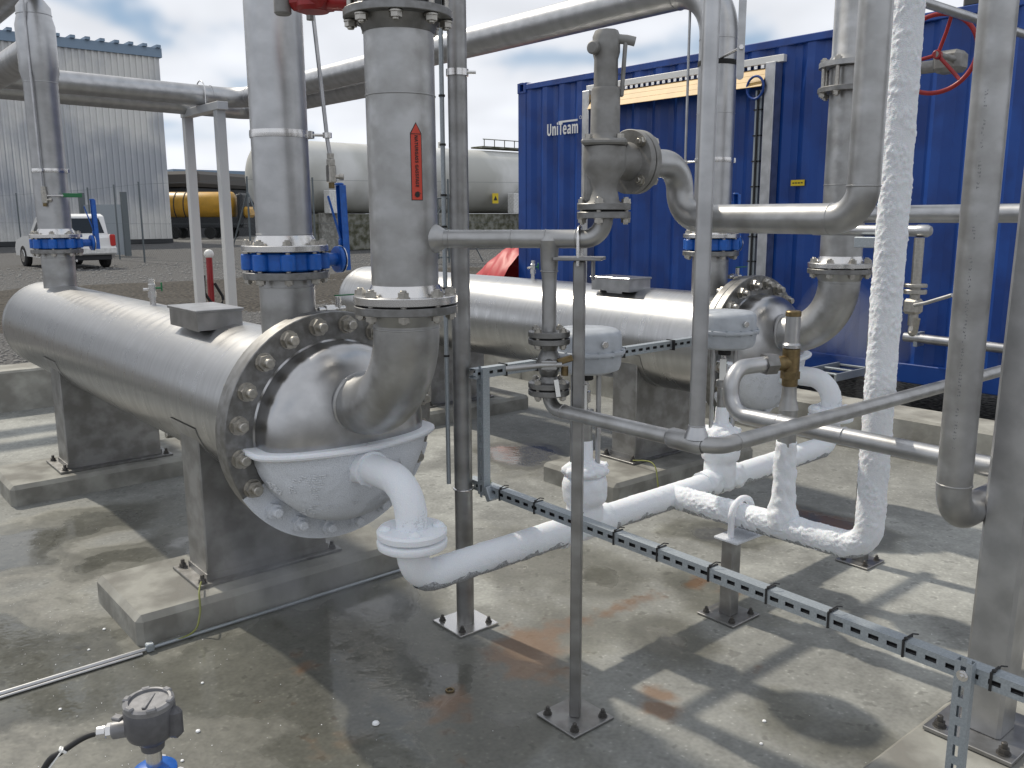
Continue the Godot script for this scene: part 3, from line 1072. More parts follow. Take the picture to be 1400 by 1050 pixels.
	for i in 5200:
		var ii := rng.randi_range(2, 25)
		var kk := rng.randi_range(6, na - 6)
		var p0: Vector3 = g[ii][kk].lerp(g[ii + 1][kk + 1], rng.randf())
		if frost_noise.get_noise_3dv(p0 * 5.0 + Vector3(3, 1, 9)) < 0.02 or p0.y > 0.80: continue
		var d4 := (p0 - Vector3(-2.96, Y, Z)).normalized()
		granule(gb, p0 + d4 * 0.0005, d4, rng.randf_range(0.0025, 0.006))
	part(frp, "ice_grains", gb, M.ice_grain).set_meta("kind", "stuff")
	return t


func granule(b: MB, p: Vector3, d: Vector3, r: float) -> void:
	var f := MB.frame(d)
	var top := p + d * r * 0.6
	var turn := rng.randf() * TAU
	for i in 5:
		var a := turn + TAU * i / 5
		var c := turn + TAU * (i + 1) / 5
		var o := f.x * cos(a) + f.y * sin(a)
		var q := f.x * cos(c) + f.y * sin(c)
		b.tri(p + o * r, p + q * r, top, (o + d * 0.4).normalized(), (q + d * 0.4).normalized(), d)


# ---------- tall pipes ----------
func butterfly(x: float, z: float, y: float, label: String) -> void:
	var t := thing("butterfly_valve", label, "valve", Vector3(x, y, z), "blue butterfly valves on the exchanger nozzles")
	var b := MB.new()
	b.lathe(Vector3(x, y, z), Vector3.UP, [Vector2(0.0, 0), Vector2(0.132, 0), Vector2(0.138, 0.006), Vector2(0.138, 0.066), Vector2(0.132, 0.072), Vector2(0.0, 0.072)], 48)
	for i in 8:
		var a := TAU * (i + 0.5) / 8
		var o := Vector3(x + cos(a) * 0.142, y + 0.004, z + sin(a) * 0.142)
		b.cyl(o, o + Vector3(0, 0.064, 0), 0.031, 18, 0.004)
	part(t, "body", b, M.blue_valve)
	var nk := MB.new()
	nk.cyl(Vector3(x, y + 0.036, z - 0.12), Vector3(x, y + 0.036, z - 0.225), 0.027, 20)
	nk.cyl(Vector3(x, y + 0.036, z - 0.225), Vector3(x, y + 0.036, z - 0.245), 0.055, 28, 0.004)
	part(t, "neck", nk, M.blue_valve)
	var np := MB.new()
	np.cyl(Vector3(x, y + 0.036, z - 0.246), Vector3(x, y + 0.036, z - 0.250), 0.058, 28)
	np.cyl(Vector3(x, y + 0.036, z - 0.25), Vector3(x, y + 0.036, z - 0.285), 0.012, 12)
	part(t, "notch_plate", np, M.machined)
	# folded sheet lever and its trigger
	var lv := MB.new()
	var bs := Basis(Vector3(0, 0, 1), 0.05)
	for s in [-1.0, 1.0]:
		lv.box(Vector3(x - 0.010, y + 0.165, z - 0.27) + Vector3(0.016 * s, 0, 0), Vector3(0.004, 0.35, 0.026), bs, 0.001)
	lv.box(Vector3(x - 0.010, y + 0.165, z - 0.285), Vector3(0.034, 0.35, 0.004), bs, 0.001)
	lv.cyl(Vector3(x - 0.027, y + 0.338, z - 0.27), Vector3(x - 0.027, y + 0.35, z - 0.27), 0.019, 16, 0.004)
	part(t, "lever", lv, M.blue_valve)
	var tg := MB.new()
	tg.box(Vector3(x - 0.012, y + 0.20, z - 0.235), Vector3(0.012, 0.20, 0.007), Basis(Vector3.RIGHT, 0.28), 0.002)
	tg.box(Vector3(x - 0.012, y + 0.105, z - 0.26), Vector3(0.018, 0.03, 0.02), Basis.IDENTITY, 0.003)
	part(t, "trigger", tg, M.blue_valve)


func riser_base(t: Node3D, x: float, z: float, y: float) -> void:
	# weld neck flange above the blue valve; its bolts reach down to the nozzle flange
	var f := MB.new()
	f.lathe(Vector3(x, y, z), Vector3.UP, [Vector2(0, 0), Vector2(0.168, 0), Vector2(0.17, 0.002), Vector2(0.17, 0.022), Vector2(0.168, 0.024), Vector2(0.128, 0.024), Vector2(0.117, 0.05), Vector2(0.1105, 0.062), Vector2(0.1, 0.062)], 48)
	var fp := part(t, "weld_neck_flange", f, M.machined)
	bolt_ring(fp, Vector3(x, y - 0.042, z), Vector3.UP, 0.147, 8, 0.132, 0.02, M.bolt, 0.5)


func band_clamp(t: Node3D, c: Vector3, r: float, m: Material) -> void:
	var b := MB.new()
	b.lathe(c - Vector3(0, 0.014, 0), Vector3.UP, [Vector2(r, 0), Vector2(r + 0.004, 0), Vector2(r + 0.005, 0.012), Vector2(r + 0.005, 0.016), Vector2(r + 0.004, 0.028), Vector2(r, 0.028)], 40)
	var d := Vector3(0.546, 0, -0.837)
	b.box(c + d * (r + 0.008), Vector3(0.03, 0.03, 0.022), Basis(Vector3.UP, 0.6), 0.003)
	part(t, "band_clamp", b, m)


func tubing(label: String, pts: Array, foot: Vector3, from: Vector3) -> void:
	# thin vent tube held off a riser by a clamp arm, with a needle valve at its foot
	var t := thing("vent_tube", label, "tube", foot, "thin vent tubes beside the risers")
	var b := MB.new()
	b.tube(route(pts, 0.03, 6), 0.008, 12)
	part(t, "tube", b, M.pipe_clean)
	var a := MB.new()
	a.cyl(from, pts[1] + Vector3(0, from.y - pts[1].y, 0), 0.006, 10)
	a.lathe(pts[1] + Vector3(0, from.y - pts[1].y - 0.012, 0), Vector3.UP, [Vector2(0.008, 0), Vector2(0.018, 0.002), Vector2(0.018, 0.022), Vector2(0.008, 0.024)], 16)
	part(t, "clamp_arm", a, M.machined)
	var n := MB.new()
	n.hexa(foot + Vector3(0, 0.07, 0), Vector3.UP, 0.016, 0.02)
	n.hexa(foot + Vector3(0, 0.045, 0), Vector3.UP, 0.019, 0.022)
	n.box(foot + Vector3(0, 0.012, 0), Vector3(0.032, 0.07, 0.032), Basis.IDENTITY, 0.004)
	n.cyl(foot, foot + Vector3(0.022, 0.0, -0.034), 0.009, 10)
	n.cyl(foot + Vector3(0.016, 0.0, -0.026), foot + Vector3(0.026, 0.0, -0.042), 0.013, 12, 0.002)
	part(t, "needle_valve", n, M.bolt)
	var p := MB.new()
	p.hexa(foot + Vector3(0, -0.045, 0), Vector3.UP, 0.013, 0.022)
	part(t, "plug", p, M.brass)


func risers() -> void:
	var up := Vector3.UP
	butterfly(-3.317, -1.6, 1.493, "blue butterfly valve under the riser beside the red arrow pipe")
	butterfly(-6.944, -1.6, 1.493, "blue butterfly valve in front of the white car")
	butterfly(-3.407, -4.46, 1.493, "blue butterfly valve in front of the blue container")
	butterfly(-7.034, -4.46, 1.493, "blue butterfly valve on the far nozzle of the exchanger lying alongside the container")
	# pipe with the red marker
	var P := Vector3(-2.45, 0, -1.6)
	var t := thing("vapour_pipe", "wide stained steel pipe with the red arrow marker", "pipe", P + up * 1.42)
	var b := MB.new()
	b.tube(line(P + up * 1.48, P + up * 2.30), 0.1095, 48, false)
	b.ring(P + up * 2.075, up, 0.1095, 0.004, 0.0025, 48)
	part(t, "pipe_wall", b, M.pipe)
	var f := MB.new()
	f.lathe(P + up * 1.424, up, [Vector2(0, 0), Vector2(0.168, 0), Vector2(0.17, 0.002), Vector2(0.17, 0.024), Vector2(0.168, 0.026), Vector2(0.128, 0.026), Vector2(0.117, 0.045), Vector2(0.1105, 0.06), Vector2(0.1, 0.06)], 48)
	var fp := part(t, "weld_neck_flange", f, M.machined)
	bolt_ring(fp, P + up * 1.421, up, 0.147, 8, 0.058, 0.022, M.bolt, 0.2)
	part(t, "gasket", disc_shape(P + up * 1.418, up, 0.14, 0.006, 0.0, 0.0), M.rubber)
	var f2 := MB.new()
	f2.lathe(P + up * 2.262, up, [Vector2(0.1, 0), Vector2(0.111, 0), Vector2(0.118, 0.02), Vector2(0.13, 0.042), Vector2(0.168, 0.042), Vector2(0.17, 0.044), Vector2(0.17, 0.064), Vector2(0.168, 0.066), Vector2(0, 0.066)], 48)
	var fp2 := part(t, "top_flange", f2, M.flange)
	bolt_ring(fp2, P + up * 2.365, up, 0.147, 8, 0.13, 0.022, M.bolt, 0.2)
	var mk := MB.new()
	# the marker wraps the pipe: an arrow of red foil with a black edge
	marker(t, P)
	# wafer valve with a red gearbox above it
	var v := thing("wafer_valve", "dark wafer valve with red gearbox on top of the red arrow pipe", "valve", P + up * 2.33)
	part(v, "body", disc_shape(P + up * 2.329, up, 0.135, 0.075), M.dark_grey)
	var gb := MB.new()
	gb.cyl(P + Vector3(-0.10, 2.37, 0.03), P + Vector3(-0.25, 2.39, 0.10), 0.03, 16)
	gb.box(P + Vector3(-0.30, 2.405, 0.13), Vector3(0.15, 0.085, 0.11), Basis(up, 0.45), 0.02)
	gb.cyl(P + Vector3(-0.30, 2.36, 0.13), P + Vector3(-0.30, 2.46, 0.13), 0.06, 24, 0.012)
	part(v, "gearbox", gb, M.red_paint)
	var gs := MB.new()
	gs.cyl(P + Vector3(-0.36, 2.35, 0.21), P + Vector3(-0.36, 2.46, 0.21), 0.028, 20, 0.006)
	gs.hexa(P + Vector3(-0.29, 2.345, 0.15), -up, 0.013, 0.014)
	part(v, "shaft_cover", gs, M.cast)
	var up2 := MB.new()
	up2.lathe(P + up * 2.406, up, [Vector2(0, 0), Vector2(0.17, 0), Vector2(0.17, 0.026), Vector2(0.13, 0.026), Vector2(0.1095, 0.07), Vector2(0.1095, 1.2)], 40)
	part(v, "upper_pipe", up2, M.pipe)
	# gas riser beside it
	var R := Vector3(-3.317, 0, -1.6)
	t = thing("gas_riser", "tall smooth steel riser with a polished band clamp, standing on a blue valve", "pipe", R + up * 1.57)
	riser_base(t, R.x, R.z, 1.57)
	b = MB.new()
	b.tube(route([R + up * 1.63, R + up * 3.32, Vector3(-12.0, 3.32, -1.6)], 0.305, 16), 0.1095, 44)
	b.ring(R + up * 1.637, up, 0.1095, 0.003, 0.002, 44)
	part(t, "pipe_wall", b, M.pipe_clean)
	band_clamp(t, R + up * 2.02, 0.1095, M.machined)
	tubing("thin vent tube with needle valve in front of the white storage tank", [R + Vector3(0.03, 2.75, -0.13), R + Vector3(0.09, 2.0, -0.16), R + Vector3(0.10, 1.93, -0.165)], R + Vector3(0.10, 1.86, -0.165), R + Vector3(0.06, 2.02, -0.09))
	# far left riser with its tee
	R = Vector3(-6.944, 0, -1.6)
	t = thing("gas_riser", "steel riser with a tee branch at its top, standing before the pale warehouse", "pipe", R + up * 1.57)
	riser_base(t, R.x, R.z, 1.57)
	b = MB.new()
	b.lathe(R + up * 1.63, up, [Vector2(0.1095, 0), Vector2(0.1095, 1.0), Vector2(0.125, 1.06), Vector2(0.125, 1.36), Vector2(0.1095, 1.42), Vector2(0.108, 1.48), Vector2(0.07, 1.53), Vector2(0, 1.54)], 40)
	b.ring(R + up * 2.62, up, 0.1095, 0.004, 0.003, 40)
	b.ring(R + up * 3.06, up, 0.1095, 0.004, 0.003, 40)
	b.tube(line(R + up * 2.84, Vector3(-10.0, 2.84, -1.6)), 0.1095, 40, false)
	part(t, "pipe_wall", b, M.pipe_clean)
	band_clamp(t, R + up * 2.03, 0.1095, M.machined)
	tubing("thin vent tube with a green handle on the riser before the warehouse", [R + Vector3(0.10, 3.2, 0.08), R + Vector3(0.11, 2.03, 0.08), R + Vector3(0.11, 1.90, 0.08)], R + Vector3(0.115, 1.83, 0.075), R + Vector3(0.08, 2.03, 0.07))
	var gr := thing("valve_handle", "small green valve lever beside the riser before the warehouse", "handle", R + Vector3(0.13, 1.86, 0.02))
	b = MB.new()
	b.box(R + Vector3(0.14, 1.862, -0.10), Vector3(0.03, 0.028, 0.12), Basis.IDENTITY, 0.003)
	part(gr, "grip", b, M.green_paint)
	b = MB.new()
	b.cyl(R + Vector3(0.125, 1.858, 0.06), R + Vector3(0.14, 1.86, -0.06), 0.007, 10)
	part(gr, "stem", b, M.machined)
	# riser before the container, its overhead line and the corner far left
	R = Vector3(-3.407, 0, -4.46)
	t = thing("overhead_pipe", "long overhead steel pipe running down into the riser before the container", "pipe", R + up * 1.57)
	riser_base(t, R.x, R.z, 1.57)
	b = MB.new()
	b.tube(route([R + up * 1.63, R + up * 3.05, Vector3(-10.2, 3.06, -4.46), Vector3(-10.2, 3.14, 3.0)], 0.305, 16), 0.112, 44)
	for q in [2.72, 2.3]:
		b.ring(R + up * q, up, 0.112, 0.004, 0.002, 40)
	b.ring(Vector3(-3.72, 3.05, -4.46), Vector3.RIGHT, 0.112, 0.004, 0.003, 40)
	b.ring(Vector3(-9.88, 3.06, -4.46), Vector3.RIGHT, 0.112, 0.004, 0.003, 40)
	b.ring(Vector3(-10.2, 3.07, -4.1), Vector3.BACK, 0.112, 0.004, 0.003, 40)
	part(t, "pipe_wall", b, M.pipe_clean)
	band_clamp(t, R + up * 2.03, 0.112, M.machined)
	band_clamp(t, R + up * 2.585, 0.112, M.rubber)
	tubing("thin vent tube with needle valve in front of the blue container", [R + Vector3(-0.22, 2.96, 0.0), R + Vector3(-0.22, 2.03, 0.0), R + Vector3(-0.22, 1.97, 0.0)], R + Vector3(-0.22, 1.90, 0.0), R + Vector3(-0.10, 2.03, 0))
	# second overhead pipe under and behind it
	R = Vector3(-7.034, 0, -4.46)
	t = thing("overhead_pipe", "lower overhead steel pipe showing beneath the long one", "pipe", R + up * 1.57)
	riser_base(t, R.x, R.z, 1.57)
	b = MB.new()
	b.tube(route([R + up * 1.63, R + Vector3(0, 2.97, 0), Vector3(-7.034, 2.97, -4.74), Vector3(-10.62, 2.99, -4.74), Vector3(-10.62, 3.09, 3.0)], 0.17, 12), 0.1095, 36)
	part(t, "pipe_wall", b, M.pipe_clean)
	# vapour pipe of the second exchanger with the handwheel valve
	P = Vector3(-2.54, 0, -4.46)
	t = thing("vapour_pipe", "steel pipe rising from the elbow beside the blue container, below the red handwheel", "pipe", P + up * 1.42)
	b = MB.new()
	b.tube(line(P + up * 1.48, P + up * 2.34), 0.1095, 44, false)
	b.ring(P + up * 1.86, up, 0.1095, 0.004, 0.0025, 44)
	part(t, "pipe_wall", b, M.pipe)
	fp = part(t, "weld_neck_flange", disc_shape(P + up * 1.424, up, 0.17, 0.026), M.machined)
	bolt_ring(fp, P + up * 1.421, up, 0.147, 8, 0.058, 0.022, M.bolt, 0.2)
	b = MB.new()
	b.lathe(P + up * 1.45, up, [Vector2(0.13, 0), Vector2(0.117, 0.02), Vector2(0.1105, 0.035)], 40)
	part(t, "hub", b, M.machined)
	fp = part(t, "top_flange", disc_shape(P + up * 2.33, up, 0.17, 0.026), M.flange)
	bolt_ring(fp, P + up * 2.405, up, 0.147, 8, 0.15, 0.022, M.bolt, 0.0)
	part(t, "side_branch", tube_of(line(P + Vector3(0.09, 1.705, 0.0), Vector3(0.8, 1.715, -4.46)), 0.0445), M.pipe_clean)
	v = thing("gear_valve", "wafer valve with a red spoked handwheel beside the frosted riser", "valve", P + up * 2.36)
	part(v, "body", disc_shape(P + up * 2.357, up, 0.115, 0.098), M.pipe)
	b = MB.new()
	b.lathe(P + up * 2.456, up, [Vector2(0, 0), Vector2(0.17, 0), Vector2(0.17, 0.026), Vector2(0.13, 0.026), Vector2(0.1095, 0.06), Vector2(0.1095, 1.2)], 40)
	part(v, "upper_pipe", b, M.pipe)
	b = MB.new()
	b.cyl(P + Vector3(0.1, 2.41, 0), P + Vector3(0.46, 2.41, 0), 0.03, 20)
	b.box(P + Vector3(0.50, 2.42, 0), Vector3(0.13, 0.10, 0.12), Basis.IDENTITY, 0.02)
	b.cyl(P + Vector3(0.54, 2.424, 0.02), P + Vector3(0.54, 2.424, 0.24), 0.014, 14)
	part(v, "gearbox", b, M.cast)
	var wc := P + Vector3(0.54, 2.424, 0.22)
	var wn := Vector3(0.22, 0, 1).normalized()
	var wb := MB.frame(wn)
	b = MB.new()
	var circ := PackedVector3Array()
	for i in 49:
		var a := TAU * i / 48
		circ.append(wc + (wb.x * cos(a) + wb.y * sin(a)) * 0.172 + wn * 0.03)
	b.tube(circ, 0.0105, 12, false)
	var wheel := part(v, "handwheel", b, M.red_paint)
	for i in 3:
		b = MB.new()
		var a := TAU * i / 3 + 1.25
		var d := wb.x * cos(a) + wb.y * sin(a)
		b.tube(PackedVector3Array([wc + d * 0.012, wc + d * 0.10 + wn * 0.006, wc + d * 0.165 + wn * 0.03]), 0.0085, 10)
		part(wheel, "spoke", b, M.red_paint)
	b = MB.new()
	b.cyl(wc - wn * 0.02, wc + wn * 0.02, 0.02, 18, 0.003)
	part(wheel, "hub", b, M.red_paint)
	# pipe stand at the far corner
	t = thing("pipe_stand", "grey steel goal-post stand under the overhead pipe, before the yellow tank", "stand", Vector3(-10.2, 0, -4.0))
	for q in [-9.73, -10.68]:
		b = MB.new()
		b.bx(q - 0.05, q + 0.05, 0.0, 2.86, -4.05, -3.95, 0.004)
		part(t, "post", b, M.cladding)
	b = MB.new()
	b.bx(-10.74, -9.62, 2.86, 2.945, -4.06, -3.94, 0.004)
	part(t, "beam", b, M.cladding)
	b = MB.new()
	b.tube(route([Vector3(-10.33, 2.95, -3.99), Vector3(-10.33, 3.22, -3.99), Vector3(-10.07, 3.22, -3.99), Vector3(-10.07, 2.95, -3.99)], 0.125, 8), 0.007, 8)
	part(t, "u_bolt", b, M.machined)


func tube_of(path: PackedVector3Array, r: float, segs := 28) -> MB:
	var b := MB.new()
	b.tube(path, r, segs)
	return b


func marker(t: Node3D, P: Vector3) -> void:
	var a0 := atan2(0.159, 0.987)
	var lay := [[0.0195, 1.752, 1.955, 1.988, 0.1100, M.print_black], [0.0172, 1.7545, 1.953, 1.984, 0.1104, M.label_red]]
	var root: MeshInstance3D
	for q in lay:
		var b := MB.new()
		var n := 8
		for i in n:
			var s0 := lerpf(-q[0], q[0], float(i) / n)
			var s1 := lerpf(-q[0], q[0], float(i + 1) / n)
			var d0 := Vector3(cos(a0 - s0 / q[4]), 0, sin(a0 - s0 / q[4]))
			var d1 := Vector3(cos(a0 - s1 / q[4]), 0, sin(a0 - s1 / q[4]))
			var y0: float = q[2] + (q[3] - q[2]) * (1.0 - absf(s0) / q[0])
			var y1: float = q[2] + (q[3] - q[2]) * (1.0 - absf(s1) / q[0])
			var p: Vector3 = P + d0 * q[4]
			var r: Vector3 = P + d1 * q[4]
			var lo := Vector3(0, q[1], 0)
			b.tri(p + lo, r + lo, r + Vector3(0, y1, 0), d0, d1, d1)
			b.tri(p + lo, r + Vector3(0, y1, 0), p + Vector3(0, y0, 0), d0, d1, d0)
		var o := part(t if root == null else root, "pipe_marker" if root == null else "foil", b, q[5])
		if root == null:
			root = o
			o.set_meta("label", "red arrow pipe marker with black lettering")
	var d := Vector3(cos(a0), 0, sin(a0))
	var right := Vector3.UP.cross(d)
	var bar := MB.new()
	bar.box(P + d * 0.1104 + Vector3(0, 1.953, 0), Vector3(0.034, 0.0018, 0.0014), Basis(right, Vector3.UP, d))
	part(root, "rule", bar, M.print_black)
	var tm := TextMesh.new()
	var sf := SystemFont.new()
	sf.font_names = PackedStringArray(["Droid Sans"])
	sf.font_weight = 700
	tm.font = sf
	tm.text = "NATURGASS GASSFASE"
	tm.font_size = 32
	tm.pixel_size = 0.00046
	tm.depth = 0.001
	# the words run down the pipe
	inst(root, "lettering", tm, M.print_black, Transform3D(Basis(Vector3.DOWN, right, d), P + d * 0.1112 + Vector3(0, 1.871, 0)))
	var fl := MB.new()
	var pts := PackedVector2Array([Vector2(-0.009, -0.002), Vector2(-0.006, -0.008), Vector2(0.0, -0.010), Vector2(0.007, -0.007), Vector2(0.008, 0.0), Vector2(0.004, 0.004), Vector2(0.014, 0.0005), Vector2(0.002, 0.009), Vector2(-0.006, 0.006)])
	fl.prism(pts, Transform3D(Basis(right, Vector3.UP, d), P + d * 0.1105 + Vector3(0, 1.771, 0)), 0.001)
	part(root, "flame_symbol", fl, M.print_black)


# ---------- frosted pipework ----------
func frosted_line() -> void:
	var t := thing("frosted_line", "white frost-covered liquid pipe running low between the exchangers, with its tall riser", "pipe", Vector3(-2.5, 0.4, -3.0))
	var b := MB.new()
	var hp := route([Vector3(-2.45, 0.575, -1.6), Vector3(-2.45, 0.45, -1.6), Vector3(-2.54, 0.43, -4.46), Vector3(-2.54, 0.575, -4.46)], 0.10, 12, 0.018)
	b.tube(hp, 0.055, 32, true, 0.0022, frost_noise, 26.0)
	var head := part(t, "header_pipe", b, M.frost)
	part(head, "ice_crust", ice_strip(hp, 0.055, 1.2, 5), M.grey_ice)
	for q in [Vector3(-2.45, 0.575, -1.6), Vector3(-2.54, 0.575, -4.46)]:
		b = MB.new()
		b.crust(q, [Vector2(0.0, -0.004), Vector2(0.113, 0), Vector2(0.121, 0.006), Vector2(0.122, 0.024), Vector2(0.116, 0.031), Vector2(0.10, 0.034)], 56, 0.003, frost_noise, 40.0)
		part(t, "flange", b, M.frost)
	b = MB.new()
	var bp := route([Vector3(-2.50, 0.44, -3.05), Vector3(-1.575, 0.44, -3.10), Vector3(-1.575, 3.5, -3.10)], 0.10, 14, 0.007)
	b.tube(bp, 0.0525, 72, true, 0.0045, frost_noise, 52.0)
	var br := part(t, "branch_pipe", b, M.frost)
	part(br, "ice_crust", ice_strip(bp.slice(0, 130), 0.053, 0.95, 9), M.grey_ice)
	b = MB.new()
	b.crust(Vector3(-1.94, 0.44, -3.08), [Vector2(0.062, 0.0), Vector2(0.064, 0.05), Vector2(0.054, 0.085), Vector2(0.047, 0.13), Vector2(0.045, 0.20), Vector2(0.043, 0.30), Vector2(0.040, 0.36), Vector2(0.034, 0.362)], 40, 0.012, frost_noise, 20.0)
	part(t, "stub_pipe", b, M.frost)
	b = MB.new()
	b.tube(PackedVector3Array([Vector3(-1.94, 0.78, -3.08), Vector3(-1.94, 0.93, -3.08)]), 0.037, 24)
	b.lathe(Vector3(-1.94, 0.93, -3.08), Vector3.UP, [Vector2(0.037, 0), Vector2(0.04, 0.004), Vector2(0.03, 0.05), Vector2(0.028, 0.10), Vector2(0, 0.10)], 24)
	part(t, "bare_stub", b, M.pipe)
	# clamp on its little stand
	var s := thing("pipe_support", "short square steel stand with a frosted clamp under the frosted branch", "support", Vector3(-2.13, 0, -3.0))
	b = MB.new()
	b.bx(-2.16, -2.10, 0.01, 0.345, -3.035, -2.975, 0.004)
	part(s, "post", b, M.post)
	plate_with_anchors(s, Vector3(-2.13, 0.002, -3.005), 0.19, 0.19, 0.01, M.post, 0.028, 0.013)
	b = MB.new()
	b.bx(-2.19, -2.07, 0.345, 0.357, -3.16, -2.96, 0.003)
	part(s, "saddle_plate", b, M.frost_thin)
	b = MB.new()
	var c := PackedVector3Array()
	for i in 25:
		var a := lerpf(-0.25, PI + 0.25, i / 24.0)
		c.append(Vector3(-2.13, 0.44 + 0.074 * sin(a), -3.07 - 0.074 * cos(a)))
	c.insert(0, Vector3(-2.13, 0.35, -3.07 - 0.072))
	c.append(Vector3(-2.13, 0.35, -3.07 + 0.072))
	b.tube(c, 0.014, 14, true, 0.002, frost_noise, 40.0)
	part(s, "u_clamp", b, M.frost)


# thin grey ice along the underside of a frosted pipe, with a ragged edge
func ice_strip(path: PackedVector3Array, r: float, half: float, sd: int) -> MB:
	var f := FastNoiseLite.new()
	f.seed = sd
	f.frequency = 14.0
	f.fractal_octaves = 4
	var g := []
	for i in path.size():
		var d := (path[mini(i + 1, path.size() - 1)] - path[maxi(i - 1, 0)]).normalized()
		if absf(d.y) > 0.7: continue
		var s := d.cross(Vector3.UP).normalized()
		var dn := s.cross(d).normalized()
		if dn.y > 0.0: dn = -dn
		var p := path[i]
		var w0 := half + 0.75 * f.get_noise_3d(p.x, p.z, 1.0)
		var w1 := half + 0.75 * f.get_noise_3d(p.x, p.z, 5.0)
		var row := []
		for k in 15:
			var a := lerpf(-w0, w1, k / 14.0)
			var e := 1.0 - pow(absf(k - 7.0) / 7.0, 4.0)
			var o := dn * cos(a) + s * sin(a)
			row.append(p + o * (r - 0.002 + 0.0055 * e + 0.006 * e * f.get_noise_3dv((p + o * r) * 3.0)))
		g.append(row)
	var m := MB.new()
	m.grid(g, false, path[path.size() / 2], true)
	return m


func control_valve(x: float, z: float, label: String) -> void:
	var t := thing("control_valve", label, "valve", Vector3(x, 0.44, z), "control valves on the frosted line")
	var up := Vector3.UP
	var o := Vector3(x, 0, z)
	var b := MB.new()
	b.tube(route([o + Vector3(0, 0.44, 0.14), o + Vector3(-0.006, 0.44, -0.14)], 0.1, 4, 0.012), 0.062, 36, true, 0.008, frost_noise, 22.0)
	b.crust(o + up * 0.42, [Vector2(0.072, 0), Vector2(0.078, 0.06), Vector2(0.076, 0.10), Vector2(0.072, 0.118), Vector2(0.086, 0.128), Vector2(0.091, 0.15), Vector2(0.092, 0.20), Vector2(0.086, 0.232), Vector2(0.06, 0.243)], 44, 0.006, frost_noise, 20.0)
	part(t, "body", b, M.frost)
	b = MB.new()
	b.crust(o + up * 0.655, [Vector2(0.07, 0.0), Vector2(0.084, 0.004), Vector2(0.096, 0.014), Vector2(0.098, 0.030), Vector2(0.088, 0.042), Vector2(0.062, 0.05), Vector2(0.036, 0.07), Vector2(0.03, 0.072)], 48, 0.022, frost_noise, 17.0, 0.008)
	part(t, "bonnet_flange", b, M.frost)
	b = MB.new()
	b.lathe(o + up * 0.69, up, [Vector2(0.05, 0), Vector2(0.034, 0.02), Vector2(0.031, 0.11), Vector2(0.028, 0.115)], 28)
	part(t, "frosted_neck", b, M.frost)
	b = MB.new()
	b.cyl(o + up * 0.80, o + up * 0.90, 0.027, 24)
	b.cyl(o + up * 0.90, o + up * 0.935, 0.034, 24, 0.004)
	part(t, "bonnet_neck", b, M.pipe)
	b = MB.new()
	b.cyl(o + up * 0.93, o + up * 1.11, 0.009, 14)
	b.box(o + up * 0.985, Vector3(0.034, 0.05, 0.034), Basis(up, 0.5), 0.004)
	b.hexa(o + up * 1.02, up, 0.015, 0.02)
	part(t, "stem", b, M.machined)
	part(t, "collar", disc_shape(o + up * 1.055, up, 0.03, 0.04, 0.0, 0.003, 24), M.rubber)
	for s in [-1.0, 1.0]:
		b = MB.new()
		var d: Vector3 = Vector3(0.62, 0, -0.78) * 0.052 * s
		b.cyl(o + d + up * 0.69, o + d + up * 1.10, 0.0105, 14)
		part(t, "yoke_rod", b, M.pipe_clean)
	b = MB.new()
	b.box(o + Vector3(0.02, 0.99, 0.035), Vector3(0.03, 0.10, 0.004), Basis(up, 0.7))
	part(t, "travel_scale", b, M.label_white)
	b = MB.new()
	b.lathe(o + up * 1.09, up, [Vector2(0, 0), Vector2(0.105, 0), Vector2(0.132, 0.012), Vector2(0.139, 0.03), Vector2(0.141, 0.072), Vector2(0.155, 0.076), Vector2(0.156, 0.082), Vector2(0, 0.082)], 56)
	part(t, "lower_case", b, M.actuator)
	b = MB.new()
	b.lathe(o + up * 1.172, up, [Vector2(0.10, 0), Vector2(0.156, 0), Vector2(0.155, 0.008), Vector2(0.142, 0.011), Vector2(0.140, 0.066), Vector2(0.134, 0.080), Vector2(0.118, 0.090), Vector2(0.06, 0.096), Vector2(0, 0.098)], 56)
	var cs := part(t, "upper_case", b, M.actuator)
	for i in 14:
		var a := TAU * i / 14
		b = MB.new()
		b.hexa(o + Vector3(cos(a) * 0.149, 1.18, sin(a) * 0.149), up, 0.0055, 0.006, a)
		b.hexa(o + Vector3(cos(a) * 0.149, 1.166, sin(a) * 0.149), -up, 0.0055, 0.006, a)
		part(cs, "case_bolt", b, M.galv)
	b = MB.new()
	var side := Vector3(0.5, 0, 0.5).normalized().rotated(up, 0.5)
	b.cyl(o + side * 0.135 + up * 1.215, o + side * 0.156 + up * 1.215, 0.014, 16, 0.002)
	part(t, "air_port", b, M.machined)


